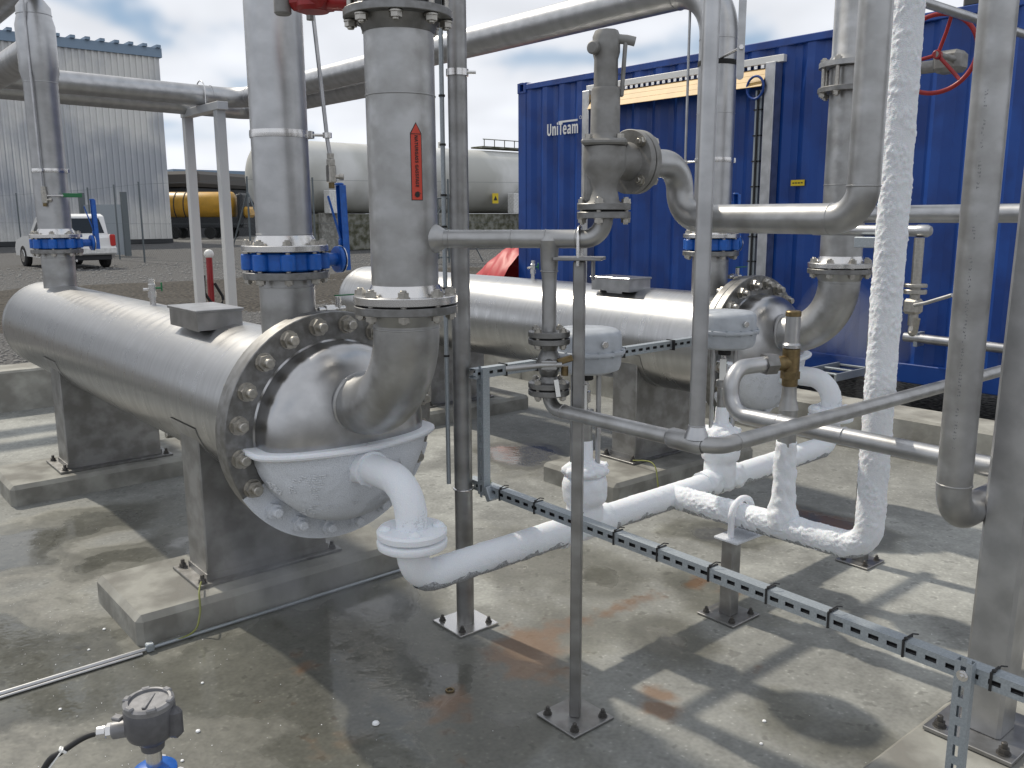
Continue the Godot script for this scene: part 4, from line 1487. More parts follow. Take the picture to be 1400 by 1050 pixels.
# ---------- relief pipework in the middle ----------
func relief_line() -> void:
	var up := Vector3.UP
	var T := Vector3(-2.45, 1.632, -1.6)
	var D := Vector3(0.806, 0, -0.592)
	var E := Vector3(-1.925, 1.632, -1.986)
	var t := thing("relief_pipe", "thin horizontal steel pipe from the red arrow pipe to the safety valve", "pipe", T)
	var b := MB.new()
	b.tube(route([T + D * 0.08, E, E + up * 0.075], 0.06, 10), 0.0285, 28)
	b.lathe(T + D * 0.095, D, [Vector2(0.048, 0), Vector2(0.046, 0.016), Vector2(0.036, 0.034), Vector2(0.029, 0.045)], 28)
	for q in [0.155, 0.36, 0.47, 0.565]:
		b.ring(T + D * q, D, 0.0285, 0.003, 0.002, 24)
	part(t, "pipe_wall", b, M.pipe)
	var J := T + D * 0.482
	b = MB.new()
	b.lathe(J - up * 0.13, up, [Vector2(0.024, 0), Vector2(0.024, 0.005), Vector2(0.0275, 0.05), Vector2(0.029, 0.10), Vector2(0.036, 0.125), Vector2(0.03, 0.14)], 28)
	b.tube(line(J - up * 0.30, J - up * 0.12), 0.023, 24)
	b.ring(J - up * 0.10, up, 0.027, 0.003, 0.002)
	b.ring(J - up * 0.295, up, 0.023, 0.003, 0.003)
	part(t, "drop_leg", b, M.pipe)
	# flanged ball valve
	var v := thing("ball_valve", "small flanged ball valve with a long lever and a hanging paper tag", "valve", J - up * 0.49)
	flange_pair(v, J - up * 0.310, up, 0.067, 0.018, 4, 0.013, M.flange, M.bolt, 0.005, 0.1)
	flange_pair(v, J - up * 0.475, up, 0.067, 0.018, 4, 0.013, M.flange, M.bolt, 0.005, 0.1)
	b = MB.new()
	b.lathe(J - up * 0.456, up, [Vector2(0.034, 0), Vector2(0.026, 0.02), Vector2(0.036, 0.045), Vector2(0.042, 0.063), Vector2(0.036, 0.082), Vector2(0.026, 0.105), Vector2(0.034, 0.127)], 28)
	var cam_side := Vector3(0.74, 0, 0.67).normalized()
	var right := Vector3(0.67, 0, -0.74).normalized()
	b.cyl(J - up * 0.392, J - up * 0.392 + cam_side * 0.07, 0.018, 20)
	part(v, "body", b, M.flange)
	b = MB.new()
	b.tube(PackedVector3Array([J - up * 0.388 + cam_side * 0.065 + right * 0.04, J - up * 0.39 + cam_side * 0.068 - right * 0.03, J - up * 0.402 + cam_side * 0.065 - right * 0.135]), 0.009, 12)
	b.box(J - up * 0.39 + cam_side * 0.068, Vector3(0.05, 0.03, 0.012), Basis(right, up, cam_side), 0.003)
	part(v, "lever", b, M.pipe)
	b = MB.new()
	b.box(J - up * 0.375 + cam_side * 0.05 + right * 0.05, Vector3(0.05, 0.02, 0.02), Basis(right, up, cam_side).rotated(cam_side, 0.3), 0.003)
	b.cyl(J - up * 0.40 + right * 0.05 + cam_side * 0.02, J - up * 0.43 + right * 0.05 + cam_side * 0.02, 0.012, 12)
	part(v, "lock_bracket", b, M.brass)
	b = MB.new()
	b.box(J - up * 0.462 + cam_side * 0.072 + right * 0.026, Vector3(0.014, 0.055, 0.002), Basis(right, up, cam_side).rotated(cam_side, 0.15))
	part(v, "paper_tag", b, M.label_white)
	# pipe below it: along to the tee, then back towards the kerb
	var L := Vector3(J.x, 1.09, J.z)
	var K := Vector3(-1.40, 1.09, J.z)
	t = thing("drain_pipe", "thin steel pipe with an elbow, running low from the small flanged ball valve", "pipe", L)
	b = MB.new()
	b.tube(route([J - up * 0.49, L, K, Vector3(-1.40, 1.085, -5.2)], 0.06, 12), 0.0225, 26)
	b.lathe(L + Vector3(0.50, 0, 0), Vector3.RIGHT, [Vector2(0.0225, 0), Vector2(0.029, 0.012), Vector2(0.029, 0.11), Vector2(0.0225, 0.125)], 24)
	b.ring(L + Vector3(0.07, 0, 0), Vector3.RIGHT, 0.0225, 0.003, 0.002)
	b.ring(Vector3(-1.40, 1.09, J.z - 0.09), Vector3.BACK, 0.0225, 0.003, 0.002)
	part(t, "pipe_wall", b, M.pipe)
	b = MB.new()
	b.tube(line(Vector3(-1.465, 1.10, J.z), Vector3(-1.465, 3.3, J.z)), 0.0215, 26)
	b.lathe(Vector3(-1.465, 1.09, J.z), up, [Vector2(0.034, 0.015), Vector2(0.027, 0.035), Vector2(0.0215, 0.05)], 24)
	b.ring(Vector3(-1.465, 1.14, J.z), up, 0.0215, 0.003, 0.002)
	part(t, "vertical_pipe", b, M.pipe_clean)
	# safety valve
	var S := E
	var v2 := thing("safety_valve", "grey cast safety valve with a lever cap and a side outlet flange", "valve", S + up * 0.085)
	flange_pair(v2, S + up * 0.085, up, 0.082, 0.02, 4, 0.016, M.flange, M.bolt, 0.005, 0.35)
	b = MB.new()
	b.lathe(S + up * 0.105, up, [Vector2(0.058, 0), Vector2(0.046, 0.012), Vector2(0.040, 0.045), Vector2(0.046, 0.075), Vector2(0.062, 0.10), Vector2(0.066, 0.13), Vector2(0.064, 0.17), Vector2(0.05, 0.175)], 36)
	b.box(S + Vector3(-0.045, 0.185, 0.02), Vector3(0.035, 0.15, 0.05), Basis(up, 0.9), 0.008)
	b.lathe(S + up * 0.235, Vector3.FORWARD, [Vector2(0.05, 0.0), Vector2(0.048, 0.06), Vector2(0.052, 0.085), Vector2(0.06, 0.105)], 36)
	part(v2, "body", b, M.cast)
	flange_pair(v2, S + Vector3(0, 0.235, -0.127), Vector3.FORWARD, 0.098, 0.022, 4, 0.017, M.cast, M.bolt, 0.005, 0.5)
	b = MB.new()
	b.box(S + up * 0.287, Vector3(0.135, 0.018, 0.135), Basis(up, 0.72), 0.006)
	var bp := part(v2, "bonnet_plate", b, M.cast)
	for i in 4:
		var a := TAU * i / 4 + 0.05
		b = MB.new()
		b.hexa(S + Vector3(cos(a) * 0.066, 0.296, sin(a) * 0.066), up, 0.012, 0.013)
		part(bp, "nut", b, M.bolt)
	b = MB.new()
	b.lathe(S + up * 0.296, up, [Vector2(0.052, 0), Vector2(0.046, 0.012), Vector2(0.0445, 0.02), Vector2(0.0435, 0.14), Vector2(0.040, 0.15), Vector2(0.0, 0.15)], 36)
	part(v2, "bonnet", b, M.cast)
	b = MB.new()
	b.lathe(S + up * 0.446, up, [Vector2(0.036, 0), Vector2(0.0355, 0.08), Vector2(0.041, 0.10), Vector2(0.041, 0.145), Vector2(0.034, 0.162), Vector2(0.0, 0.166)], 8)
	var cap := part(v2, "lever_cap", b, M.cast)
	b = MB.new()
	b.cyl(S + Vector3(0.0, 0.555, 0.0) - right * 0.02, S + up * 0.555 - right * 0.02 + (cam_side - right * 0.6).normalized() * 0.048, 0.019, 24, 0.004)
	part(cap, "boss", b, M.cast)
	b = MB.new()
	b.tube(PackedVector3Array([S + up * 0.585 + right * 0.025, S + up * 0.582 + right * 0.06, S + up * 0.576 + right * 0.085]), 0.014, 16)
	b.box(S + up * 0.50 + right * 0.052, Vector3(0.012, 0.16, 0.02), Basis(right, up, cam_side).rotated(cam_side, -0.06), 0.003)
	part(cap, "lift_lever", b, M.cast)
	# its outlet
	t = thing("outlet_pipe", "steel outlet pipe of the safety valve, level then rising in front of the frosted riser", "pipe", S + Vector3(0, 0.06, -0.4))
	b = MB.new()
	b.tube(route([S + Vector3(0, 0.235, -0.15), S + Vector3(0, 0.235, -0.355), S + Vector3(0, 0.06, -0.362), Vector3(-1.285, 1.69, -2.352), Vector3(-1.285, 3.5, -2.352)], 0.087, 12), 0.0445, 32)
	b.ring(Vector3(-1.375, 1.69, -2.352), Vector3.RIGHT, 0.0445, 0.004, 0.002)
	b.ring(Vector3(-1.83, 1.69, -2.35), Vector3.RIGHT, 0.0445, 0.004, 0.002)
	b.ring(Vector3(-1.285, 1.78, -2.352), up, 0.0445, 0.004, 0.003)
	part(t, "pipe_wall", b, M.pipe)


func brass_valve() -> void:
	var up := Vector3.UP
	var o := Vector3(-1.94, 0, -3.08)
	var t := thing("brass_safety_valve", "slim brass safety valve on the frosted stub pipe", "valve", o + up * 1.03)
	var b := MB.new()
	b.cyl(o + up * 1.03, o + up * 1.065, 0.031, 20, 0.002)
	b.hexa(o + up * 1.06, up, 0.038, 0.03)
	b.cyl(o + up * 1.085, o + up * 1.185, 0.034, 24, 0.004)
	b.cyl(o + Vector3(0, 1.125, 0.0), o + Vector3(-0.03, 1.125, 0.075), 0.03, 20)
	part(t, "body", b, M.brass)
	b = MB.new()
	b.lathe(o + up * 1.185, up, [Vector2(0.036, 0), Vector2(0.036, 0.012), Vector2(0.029, 0.02), Vector2(0.029, 0.125)], 28)
	part(t, "spring_housing", b, M.pipe_clean)
	b = MB.new()
	b.cyl(o + up * 1.308, o + up * 1.332, 0.0305, 24, 0.004)
	part(t, "cap", b, M.brass)
	b = MB.new()
	b.hexa(o + Vector3(-0.028, 1.125, 0.07), Vector3(-0.37, 0, 0.93), 0.044, 0.05)
	part(t, "union_nut", b, M.flange)
	# its outlet bends down and away to the right
	var t2 := thing("vent_pipe", "grey steel vent pipe bending out of the slim brass safety valve", "pipe", o + up * 0.95)
	b = MB.new()
	b.tube(route([o + Vector3(-0.045, 1.125, 0.11), o + Vector3(-0.07, 1.125, 0.30), Vector3(-1.99, 0.955, -2.77), Vector3(0.6, 0.945, -2.75)], 0.085, 12), 0.031, 30)
	b.ring(o + Vector3(-0.068, 1.045, 0.297), up, 0.031, 0.003, 0.002)
	b.ring(Vector3(-1.78, 0.955, -2.77), Vector3.RIGHT, 0.031, 0.003, 0.002)
	b.ring(Vector3(-1.52, 0.955, -2.765), Vector3.RIGHT, 0.031, 0.003, 0.002)
	part(t2, "pipe_wall", b, M.pipe_clean)


# ---------- posts ----------
func supports() -> void:
	var up := Vector3.UP
	var o := Vector3(-2.805, 0, -2.09)
	var t := thing("round_post", "tall round steel post with a cable conduit, standing behind the frosted line", "post", o)
	var b := MB.new()
	b.tube(line(o + up * 0.01, o + up * 3.6), 0.037, 32)
	part(t, "tube", b, M.post)
	plate_with_anchors(t, o + up * 0.002, 0.20, 0.20, 0.010, M.machined, 0.03, 0.013)
	b = MB.new()
	b.tube(line(o + Vector3(-0.040, 0.62, 0.045), o + Vector3(-0.040, 3.6, 0.045)), 0.009, 12)
	var cd := part(t, "cable_conduit", b, M.galv)
	for y in [1.15, 1.42, 1.66, 1.78, 1.97, 2.15]:
		b = MB.new()
		b.lathe(o + Vector3(-0.04, y, 0.045), up, [Vector2(0.009, 0), Vector2(0.0125, 0), Vector2(0.0125, 0.008), Vector2(0.009, 0.008)], 12)
		part(cd, "cable_tie", b, M.cable)
	b = MB.new()
	b.lathe(o + up * 2.225, up, [Vector2(0.037, 0), Vector2(0.043, 0), Vector2(0.043, 0.024), Vector2(0.037, 0.024)], 24)
	b.cyl(o + Vector3(0.03, 2.237, -0.02), o + Vector3(0.05, 2.237, -0.05), 0.006, 10)
	part(t, "band_clamp", b, M.machined)
	b = MB.new()
	b.ring(o + up * 0.60, up, 0.038, 0.005, 0.006, 28)
	part(t, "u_bolt", b, M.machined)
	# thin square post under the relief pipe
	o = Vector3(-1.987, 0, -1.945)
	t = thing("square_post", "thin square steel post on a four-bolt plate, holding up the relief pipe", "post", o)
	b = MB.new()
	b.box(o + up * 0.787, Vector3(0.036, 1.555, 0.036), Basis(up, 0.63), 0.004)
	part(t, "tube", b, M.post)
	plate_with_anchors(t, o + up * 0.002, 0.19, 0.19, 0.009, M.post, 0.028, 0.014)
	b = MB.new()
	b.box(o + up * 1.572, Vector3(0.15, 0.010, 0.11), Basis(up, 0.63), 0.002)
	part(t, "top_plate", b, M.post)
	b = MB.new()
	b.box(o + Vector3(0.03, 1.535, -0.03), Vector3(0.05, 0.06, 0.006), Basis(up, 0.63 - PI / 2), 0.001)
	part(t, "gusset", b, M.post)
	b = MB.new()
	var D := Vector3(0.806, 0, -0.592)
	var side := Vector3(0.592, 0, 0.806)
	var pc := o + D * 0.0
	pc.y = 1.632
	var c := PackedVector3Array()
	c.append(Vector3(pc.x, 1.55, pc.z) + side * 0.036)
	for i in 17:
		var a := PI * i / 16
		c.append(pc + side * 0.036 * cos(a) + up * 0.036 * sin(a))
	c.append(Vector3(pc.x, 1.55, pc.z) - side * 0.036)
	b.tube(c, 0.006, 12)
	part(t, "u_bolt", b, M.machined)
	# thick square post on the long plinth
	o = Vector3(-0.965, 0.12, -2.735)
	t = thing("square_post", "thick square steel post standing on the long plinth", "post", o)
	b = MB.new()
	b.box(o + Vector3(0.022, 1.85, -0.009), Vector3(0.12, 3.68, 0.12), Basis(Vector3(-0.38, 0, -0.92).normalized(), 0.013), 0.010)
	part(t, "tube", b, M.pipe_clean)
	plate_with_anchors(t, o + up * 0.003, 0.26, 0.30, 0.014, M.post, 0.036, 0.018)
	# stand hidden behind the frosted riser
	o = Vector3(-2.07, 0, -4.0)
	t = thing("pipe_support", "slim steel stand behind the frosted riser, its foot plate beside the elbow", "support", o)
	b = MB.new()
	b.bx(o.x - 0.03, o.x + 0.03, 0.01, 1.57, o.z - 0.03, o.z + 0.03, 0.004)
	part(t, "post", b, M.post)
	plate_with_anchors(t, o + up * 0.002, 0.17, 0.17, 0.010, M.post, 0.028, 0.013)
	b = MB.new()
	b.bx(-2.20, -2.02, 1.55, 1.60, -4.06, -3.97, 0.003)
	part(t, "bracket", b, M.galv)
	t = thing("capped_pipe", "short capped pipe lying on the slim stand behind the frosted riser", "pipe", Vector3(-2.0, 1.63, -4.03))
	b = MB.new()
	b.lathe(Vector3(-2.45, 1.63, -4.03), Vector3.RIGHT, [Vector2(0, 0), Vector2(0.026, 0), Vector2(0.026, 0.52), Vector2(0.028, 0.525), Vector2(0.028, 0.57), Vector2(0.02, 0.585), Vector2(0, 0.587)], 24)
	part(t, "pipe_wall", b, M.pipe_clean)
	t = thing("ball_valve", "ball valve with a slanting lever against the blue container", "valve", Vector3(-1.92, 1.2, -4.0))
	b = MB.new()
	b.cyl(Vector3(-1.91, 1.375, -4.02), Vector3(-1.91, 1.392, -4.02), 0.05, 20, 0.003)
	b.cyl(Vector3(-1.91, 1.345, -4.02), Vector3(-1.91, 1.366, -4.02), 0.05, 20, 0.003)
	b.cyl(Vector3(-1.91, 1.20, -4.02), Vector3(-1.91, 1.60, -4.02), 0.022, 16)
	b.box(Vector3(-1.905, 1.29, -4.0), Vector3(0.07, 0.07, 0.07), Basis.IDENTITY, 0.012)
	b.tube(route([Vector3(-1.91, 1.22, -4.02), Vector3(-1.91, 1.17, -4.0), Vector3(-1.88, 1.15, -3.98), Vector3(-1.86, 1.24, -3.96)], 0.03, 6), 0.012, 12)
	part(t, "body", b, M.bolt)
	b = MB.new()
	b.tube(PackedVector3Array([Vector3(-1.88, 1.30, -3.96), Vector3(-1.82, 1.315, -3.94), Vector3(-1.695, 1.36, -3.91)]), 0.0085, 12)
	part(t, "lever", b, M.pipe)


# ---------- cable channel ----------
func slotted(a: Vector3, b: Vector3, up: Vector3, out: Vector3, h: float, dep: float) -> MB:
	var m := MB.new()
	var d := (b - a)
	var l := d.length()
	d = d.normalized()
	var bs := Basis(d, up, out)
	var mid := (a + b) * 0.5
	var th := 0.0022
	var slot_h := h * 0.32
	for s in [-1.0, 1.0]:
		m.box(mid + up * s * (h + slot_h) * 0.25, Vector3(l, (h - slot_h) * 0.5, th), bs)
		m.box(mid + up * s * (h * 0.5 - th * 0.5) - out * (dep * 0.5 + th * 0.5), Vector3(l, th, dep), bs)
		m.box(mid + up * s * (h * 0.5 - 0.006) - out * (dep + th), Vector3(l, 0.010, th), bs)
	var pitch := 0.05
	var n := int(l / pitch)
	for i in n + 1:
		var at := a + d * (l * i / n)
		m.box(at, Vector3(0.022, slot_h, th * 0.98), bs)
	return m


func cable_channel() -> void:
	var up := Vector3.UP
	var t := thing("cable_channel", "slotted galvanised channel with black cable ties, sloping across from the round post", "channel", Vector3(-2.7, 0.6, -2.12))
	var a := Vector3(-2.84, 0.61, -2.135)
	var b := Vector3(0.2, 0.605, -2.10)
	part(t, "rail", slotted(a, b, up, Vector3.BACK, 0.041, 0.038), M.galv)
	var m := MB.new()
	m.tube(line(a + Vector3(0.02, 0.002, -0.018), b + Vector3(0, 0.002, -0.018)), 0.011, 10)
	m.tube(line(a + Vector3(0.02, -0.010, -0.012), b + Vector3(0, -0.010, -0.012)), 0.006, 10)
	part(t, "cable", m, M.cable)
	var x := -2.62
	while x < -0.7:
		m = MB.new()
		var c := Vector3(x, 0.6085, lerpf(a.z, b.z, (x - a.x) / (b.x - a.x)) - 0.019)
		for s in [-1.0, 1.0]:
			m.box(c + up * s * 0.0225, Vector3(0.006, 0.0022, 0.048), Basis.IDENTITY)
			m.box(c + Vector3(0, 0, s * 0.0225), Vector3(0.006, 0.046, 0.0022), Basis.IDENTITY)
		m.box(c + Vector3(0.004, 0.028, 0.018), Vector3(0.009, 0.009, 0.008), Basis(Vector3.BACK, 0.4), 0.002)
		m.tube(PackedVector3Array([c + Vector3(0.004, 0.03, 0.016), c + Vector3(0.014, 0.04, 0.004), c + Vector3(0.022, 0.037, -0.01)]), 0.002, 6)
		part(t, "cable_tie", m, M.cable)
		x += rng.randf_range(0.19, 0.22)
	# the upright and the arm that runs off behind the actuators
	part(t, "upright", slotted(Vector3(-2.715, 0.59, -2.112), Vector3(-2.715, 1.11, -2.112), Vector3.RIGHT, Vector3.BACK, 0.041, 0.03), M.galv)
	var arm := part(t, "arm", slotted(Vector3(-2.715, 1.09, -2.09), Vector3(-2.735, 1.09, -4.0), up, Vector3.RIGHT, 0.041, 0.036), M.galv)
	m = MB.new()
	m.tube(line(Vector3(-2.73, 1.092, -2.1), Vector3(-2.75, 1.092, -4.0)), 0.010, 10)
	part(arm, "cable", m, M.cable)
	for z in [-2.25, -2.42, -2.95, -3.3, -3.7]:
		m = MB.new()
		m.box(Vector3(-2.738, 1.09, z), Vector3(0.052, 0.05, 0.006), Basis.IDENTITY)
		part(arm, "cable_tie", m, M.cable)
	m = MB.new()
	m.box(Vector3(-2.68, 0.60, -2.135), Vector3(0.03, 0.06, 0.05), Basis(Vector3.BACK, 0.5), 0.004)
	part(t, "corner_bracket", m, M.galv)
	m = MB.new()
	m.tube(PackedVector3Array([Vector3(-2.79, 0.63, -2.17), Vector3(-2.76, 0.66, -2.17), Vector3(-2.72, 0.64, -2.16), Vector3(-2.70, 0.61, -2.15)]), 0.006, 8)
	part(t, "earth_wire", m, M.earth_wire)
	# leg at the right end
	var leg := part(t, "leg", slotted(Vector3(-0.80, 0.122, -2.085), Vector3(-0.80, 0.645, -2.085), Vector3.LEFT, Vector3.BACK, 0.041, 0.02), M.galv)
	m = MB.new()
	m.hexa(Vector3(-0.80, 0.61, -2.083), Vector3.BACK, 0.011, 0.008)
	m.cyl(Vector3(-0.80, 0.61, -2.084), Vector3(-0.80, 0.61, -2.081), 0.014, 16)
	m.cyl(Vector3(-0.80, 0.61, -2.084), Vector3(-0.80, 0.61, -2.070), 0.005, 10)
	part(leg, "bolt", m, M.machined)
	m = MB.new()
	m.bx(-0.85, -0.75, 0.121, 0.129, -2.13, -2.03, 0.001)
	part(t, "foot_plate", m, M.galv)


# ---------- right-hand pipes ----------
func right_side() -> void:
	var up := Vector3.UP
	var t := thing("drain_riser", "wide stained steel pipe with a bottom elbow, beside the thick square post", "pipe", Vector3(-1.07, 0.8, -2.56))
	var b := MB.new()
	b.tube(route([Vector3(-1.055, 3.6, -2.555), Vector3(-1.055, 0.83, -2.555), Vector3(-1.055, 0.83, -5.4)], 0.098, 14), 0.0475, 36)
	b.ring(Vector3(-1.055, 0.935, -2.555), up, 0.0475, 0.004, 0.003)
	part(t, "pipe_wall", b, M.pipe)
	b = MB.new()
	b.cyl(Vector3(-1.055, 0.0, -5.0), Vector3(-1.055, 0.79, -5.0), 0.025, 16)
	part(t, "foot", b, M.post)
	# worn stencil print down the pipe
	b = MB.new()
	var ya := 2.02
	while ya > 1.05:
		if frost_noise.get_noise_1d(ya * 9.0) > -0.22:
			for k in 3:
				if rng.randf() < 0.7:
					var an := 1.32 + 0.055 * k
					var d := Vector3(cos(an), 0, sin(an))
					b.box(Vector3(-1.055, ya + rng.randf_range(-0.002, 0.002), -2.555) + d * 0.0474, Vector3(rng.randf_range(0.0015, 0.003), rng.randf_range(0.001, 0.006), 0.0006), Basis(Vector3.UP.cross(d), Vector3.UP, d))
		ya -= 0.0095
	part(t, "stencil_print", b, M.transmitter_lid)
	# rail pipe clamped to the container wall
	t = thing("wall_pipe", "thin steel pipe clipped along the foot of the blue container wall", "pipe", Vector3(-2.6, 0.74, -6.83))
	b = MB.new()
	b.tube(line(Vector3(-3.3, 0.755, -6.83), Vector3(-2.1, 0.735, -6.83)), 0.038, 20)
	part(t, "pipe_wall", b, M.pipe_clean)
	b = MB.new()
	for x in [-3.2, -2.3]:
		b.bx(x - 0.015, x + 0.015, 0.69, 0.80, -6.92, -6.80)
	part(t, "bracket", b, M.galv)
	# upper grey pipe in the top corner
	t = thing("conduit_pipe", "slim grey pipe leaving the frosted riser above the red handwheel", "pipe", Vector3(-1.6, 2.43, -3.2))
	b = MB.new()
	b.tube(line(Vector3(-1.575, 2.43, -3.14), Vector3(-1.575, 2.43, -6.6)), 0.017, 20)
	part(t, "pipe_wall", b, M.pipe_clean)
	# ladder section on the ground by the container
	t = thing("cable_ladder", "short galvanised cable ladder lying before the container's dark underside", "ladder", Vector3(-3.7, 0.4, -6.6))
	for s in [0.0, 0.3]:
		b = MB.new()
		b.box(Vector3(-3.9 + s, 0.44, -6.95), Vector3(0.02, 0.06, 1.2), Basis.IDENTITY, 0.002)
		part(t, "side_rail", b, M.galv)
	for i in 5:
		b = MB.new()
		b.box(Vector3(-3.75, 0.45, -6.45 - i * 0.24), Vector3(0.28, 0.016, 0.04), Basis.IDENTITY, 0.002)
		part(t, "rung", b, M.galv)
	# flat bar hanging before the container
	t = thing("hanger_bar", "flat steel bar with a rounded end hanging beside the overhead riser", "bar", Vector3(-3.13, 2.45, -4.3))
	b = MB.new()
	var poly := PackedVector2Array([Vector2(-0.021, 1.2), Vector2(0.021, 1.2)])
	for i in 9:
		var a := -PI * i / 8
		poly.append(Vector2(cos(a) * 0.021, sin(a) * 0.021))
	b.prism(poly, Transform3D(Basis(Vector3(0.8, 0, -0.6), up, Vector3(0.6, 0, 0.8)), Vector3(-3.13, 2.47, -4.30)), 0.008)
	part(t, "bar", b, M.pipe_clean)
	b = MB.new()
	b.cyl(Vector3(-3.13, 2.62, -4.30), Vector3(-3.36, 2.60, -4.40), 0.008, 10)
	b.hexa(Vector3(-3.12, 2.62, -4.29), Vector3(0.6, 0, 0.8), 0.014, 0.012)
	part(t, "fixing_bolt", b, M.machined)


# ---------- small things ----------
func small_things() -> void:
	var up := Vector3.UP
	# conduits on the floor
	var t := thing("floor_conduit", "shiny steel conduit lying along the floor up to the plinth corner", "conduit", Vector3(-3.435, 0.015, 0.3))
	var b := MB.new()
	b.tube(line(Vector3(-3.435, 0.012, 1.4), Vector3(-3.433, 0.012, -0.965)), 0.0095, 16)
	b.tube(line(Vector3(-3.416, 0.007, 1.4), Vector3(-3.416, 0.007, -0.95)), 0.0055, 12)
	part(t, "tube", b, M.pipe_clean)
	b = MB.new()
	b.tube(line(Vector3(-3.433, 0.012, -0.96), Vector3(-3.465, 0.010, -2.6)), 0.007, 10)
	part(t, "thin_tube", b, M.galv)
	b = MB.new()
	b.box(Vector3(-3.433, 0.018, -0.985), Vector3(0.03, 0.034, 0.03), Basis.IDENTITY, 0.004)
	part(t, "clip", b, M.galv)
	# earth wires of the saddles
	for q in [[Vector3(-3.61, 0.155, -1.27), Vector3(-3.50, 0.16, -1.22), Vector3(-3.455, 0.08, -1.20), Vector3(-3.435, 0.02, -1.15), Vector3(-3.435, 0.015, -1.0), "yellow-green earth wire looping off the plinth of the frosted exchanger end"], [Vector3(-3.70, 0.155, -4.12), Vector3(-3.52, 0.18, -4.10), Vector3(-3.44, 0.09, -4.06), Vector3(-3.42, 0.015, -4.02), Vector3(-3.45, 0.01, -3.85), "yellow-green earth wire looping off the plinth behind the frosted line"]]:
		b = MB.new()
		var cv := Curve3D.new()
		for i in 5:
			var tan: Vector3 = (q[mini(i + 1, 4)] - q[maxi(i - 1, 0)]) * 0.18
			cv.add_point(q[i], -tan, tan)
		b.tube(cv.tessellate(4, 3), 0.004, 10)
		var o := part(self, "earth_wire", b, M.earth_wire)
		tag(o, q[5], "wire", "earth wires")
	# field transmitter in the foreground
	var c := Vector3(-1.835, 0.0, -0.515)
	t = thing("transmitter", "grey field transmitter head with a ribbed lid and black cable, in the foreground", "transmitter", c)
	var ax := Vector3(0.05, 1.0, 0.02).normalized()
	var h := c + up * 0.565
	b = MB.new()
	b.lathe(h, ax, [Vector2(0.018, 0), Vector2(0.024, 0.004), Vector2(0.026, 0.02), Vector2(0.036, 0.03), Vector2(0.049, 0.042), Vector2(0.053, 0.055), Vector2(0.053, 0.105), Vector2(0.051, 0.108)], 40)
	b.box(h + ax * 0.07 + Vector3(0.036, 0, -0.036), Vector3(0.04, 0.07, 0.03), Basis(up, 0.8), 0.01)
	part(t, "housing", b, M.transmitter)
	b = MB.new()
	b.lathe(h + ax * 0.107, ax, [Vector2(0.05, 0), Vector2(0.052, 0.002), Vector2(0.052, 0.012), Vector2(0.046, 0.016), Vector2(0.041, 0.0155), Vector2(0.040, 0.010), Vector2(0, 0.010)], 40)
	for i in 6:
		var a := TAU * i / 6 + 0.2
		b.box(h + ax * 0.120 + Vector3(cos(a), 0, sin(a)) * 0.047, Vector3(0.014, 0.012, 0.02), Basis(up, -a), 0.003)
	b.box(h + ax * 0.118, Vector3(0.008, 0.004, 0.06), Basis(up, 0.9), 0.001)
	part(t, "lid", b, M.transmitter_lid)
	var gd := Vector3(-0.55, -0.12, 0.82).normalized()
	var gs := h + ax * 0.062 + gd * 0.045
	b = MB.new()
	b.cyl(gs, gs + gd * 0.035, 0.019, 20, 0.002)
	part(t, "conduit_boss", b, M.transmitter_lid)
	b = MB.new()
	b.hexa(gs + gd * 0.034, gd, 0.017, 0.012)
	b.cyl(gs + gd * 0.045, gs + gd * 0.068, 0.0145, 18, 0.003)
	part(t, "cable_gland", b, M.machined)
	b = MB.new()
	for s in [0.0, 0.028]:
		b.box(h + ax * 0.085 + gd * 0.062 + Vector3(0.0, 0.012 - s, 0.0) + Vector3(0.82, 0, 0.55) * (0.014 - s), Vector3(0.022, 0.009, 0.018), Basis(up, 0.6), 0.002)
	part(t, "lug", b, M.transmitter_lid)
	b = MB.new()
	var cv2 := Curve3D.new()
	var c0 := gs + gd * 0.066
	cv2.add_point(c0, Vector3.ZERO, gd * 0.04)
	cv2.add_point(c0 + Vector3(-0.03, -0.035, 0.085), Vector3(0.01, 0.01, -0.03), Vector3(-0.01, -0.02, 0.03))
	cv2.add_point(c0 + Vector3(-0.06, -0.30, 0.16), Vector3(0, 0.1, 0), Vector3(0, -0.1, 0))
	cv2.add_point(Vector3(c0.x - 0.05, 0.01, c0.z + 0.25), Vector3(0, 0.08, -0.02), Vector3.ZERO)
	b.tube(cv2.tessellate(5, 3), 0.0065, 12)
	part(t, "cable", b, M.cable)
	b = MB.new()
	var l0 := cv2.sample_baked(0.075)
	var l1 := cv2.sample_baked(0.15)
	b.box((l0 + l1) * 0.5 + Vector3(0.003, 0.008, 0.0), Vector3(0.014, 0.003, l0.distance_to(l1)), Basis.looking_at(l1 - l0), 0.001)
	b.box(l0 + Vector3(0.0, 0.003, 0.0), Vector3(0.016, 0.018, 0.006), Basis.looking_at(l1 - l0), 0.002)
	part(t, "cable_label", b, M.label_white)
	b = MB.new()
	b.lathe(c, up, [Vector2(0, 0.0), Vector2(0.07, 0.0), Vector2(0.07, 0.012), Vector2(0.025, 0.014), Vector2(0.025, 0.458), Vector2(0.06, 0.463), Vector2(0.06, 0.483), Vector2(0.03, 0.485)], 32)
	part(t, "stand", b, M.post)
	b = MB.new()
	b.lathe(c + up * 0.483, up, [Vector2(0.0, 0), Vector2(0.046, 0.0), Vector2(0.048, 0.01), Vector2(0.046, 0.035), Vector2(0.03, 0.046), Vector2(0.0, 0.046)], 32)
	part(t, "process_body", b, M.blue_valve)
	b = MB.new()
	b.cyl(c + up * 0.505, c + up * 0.57, 0.017, 20)
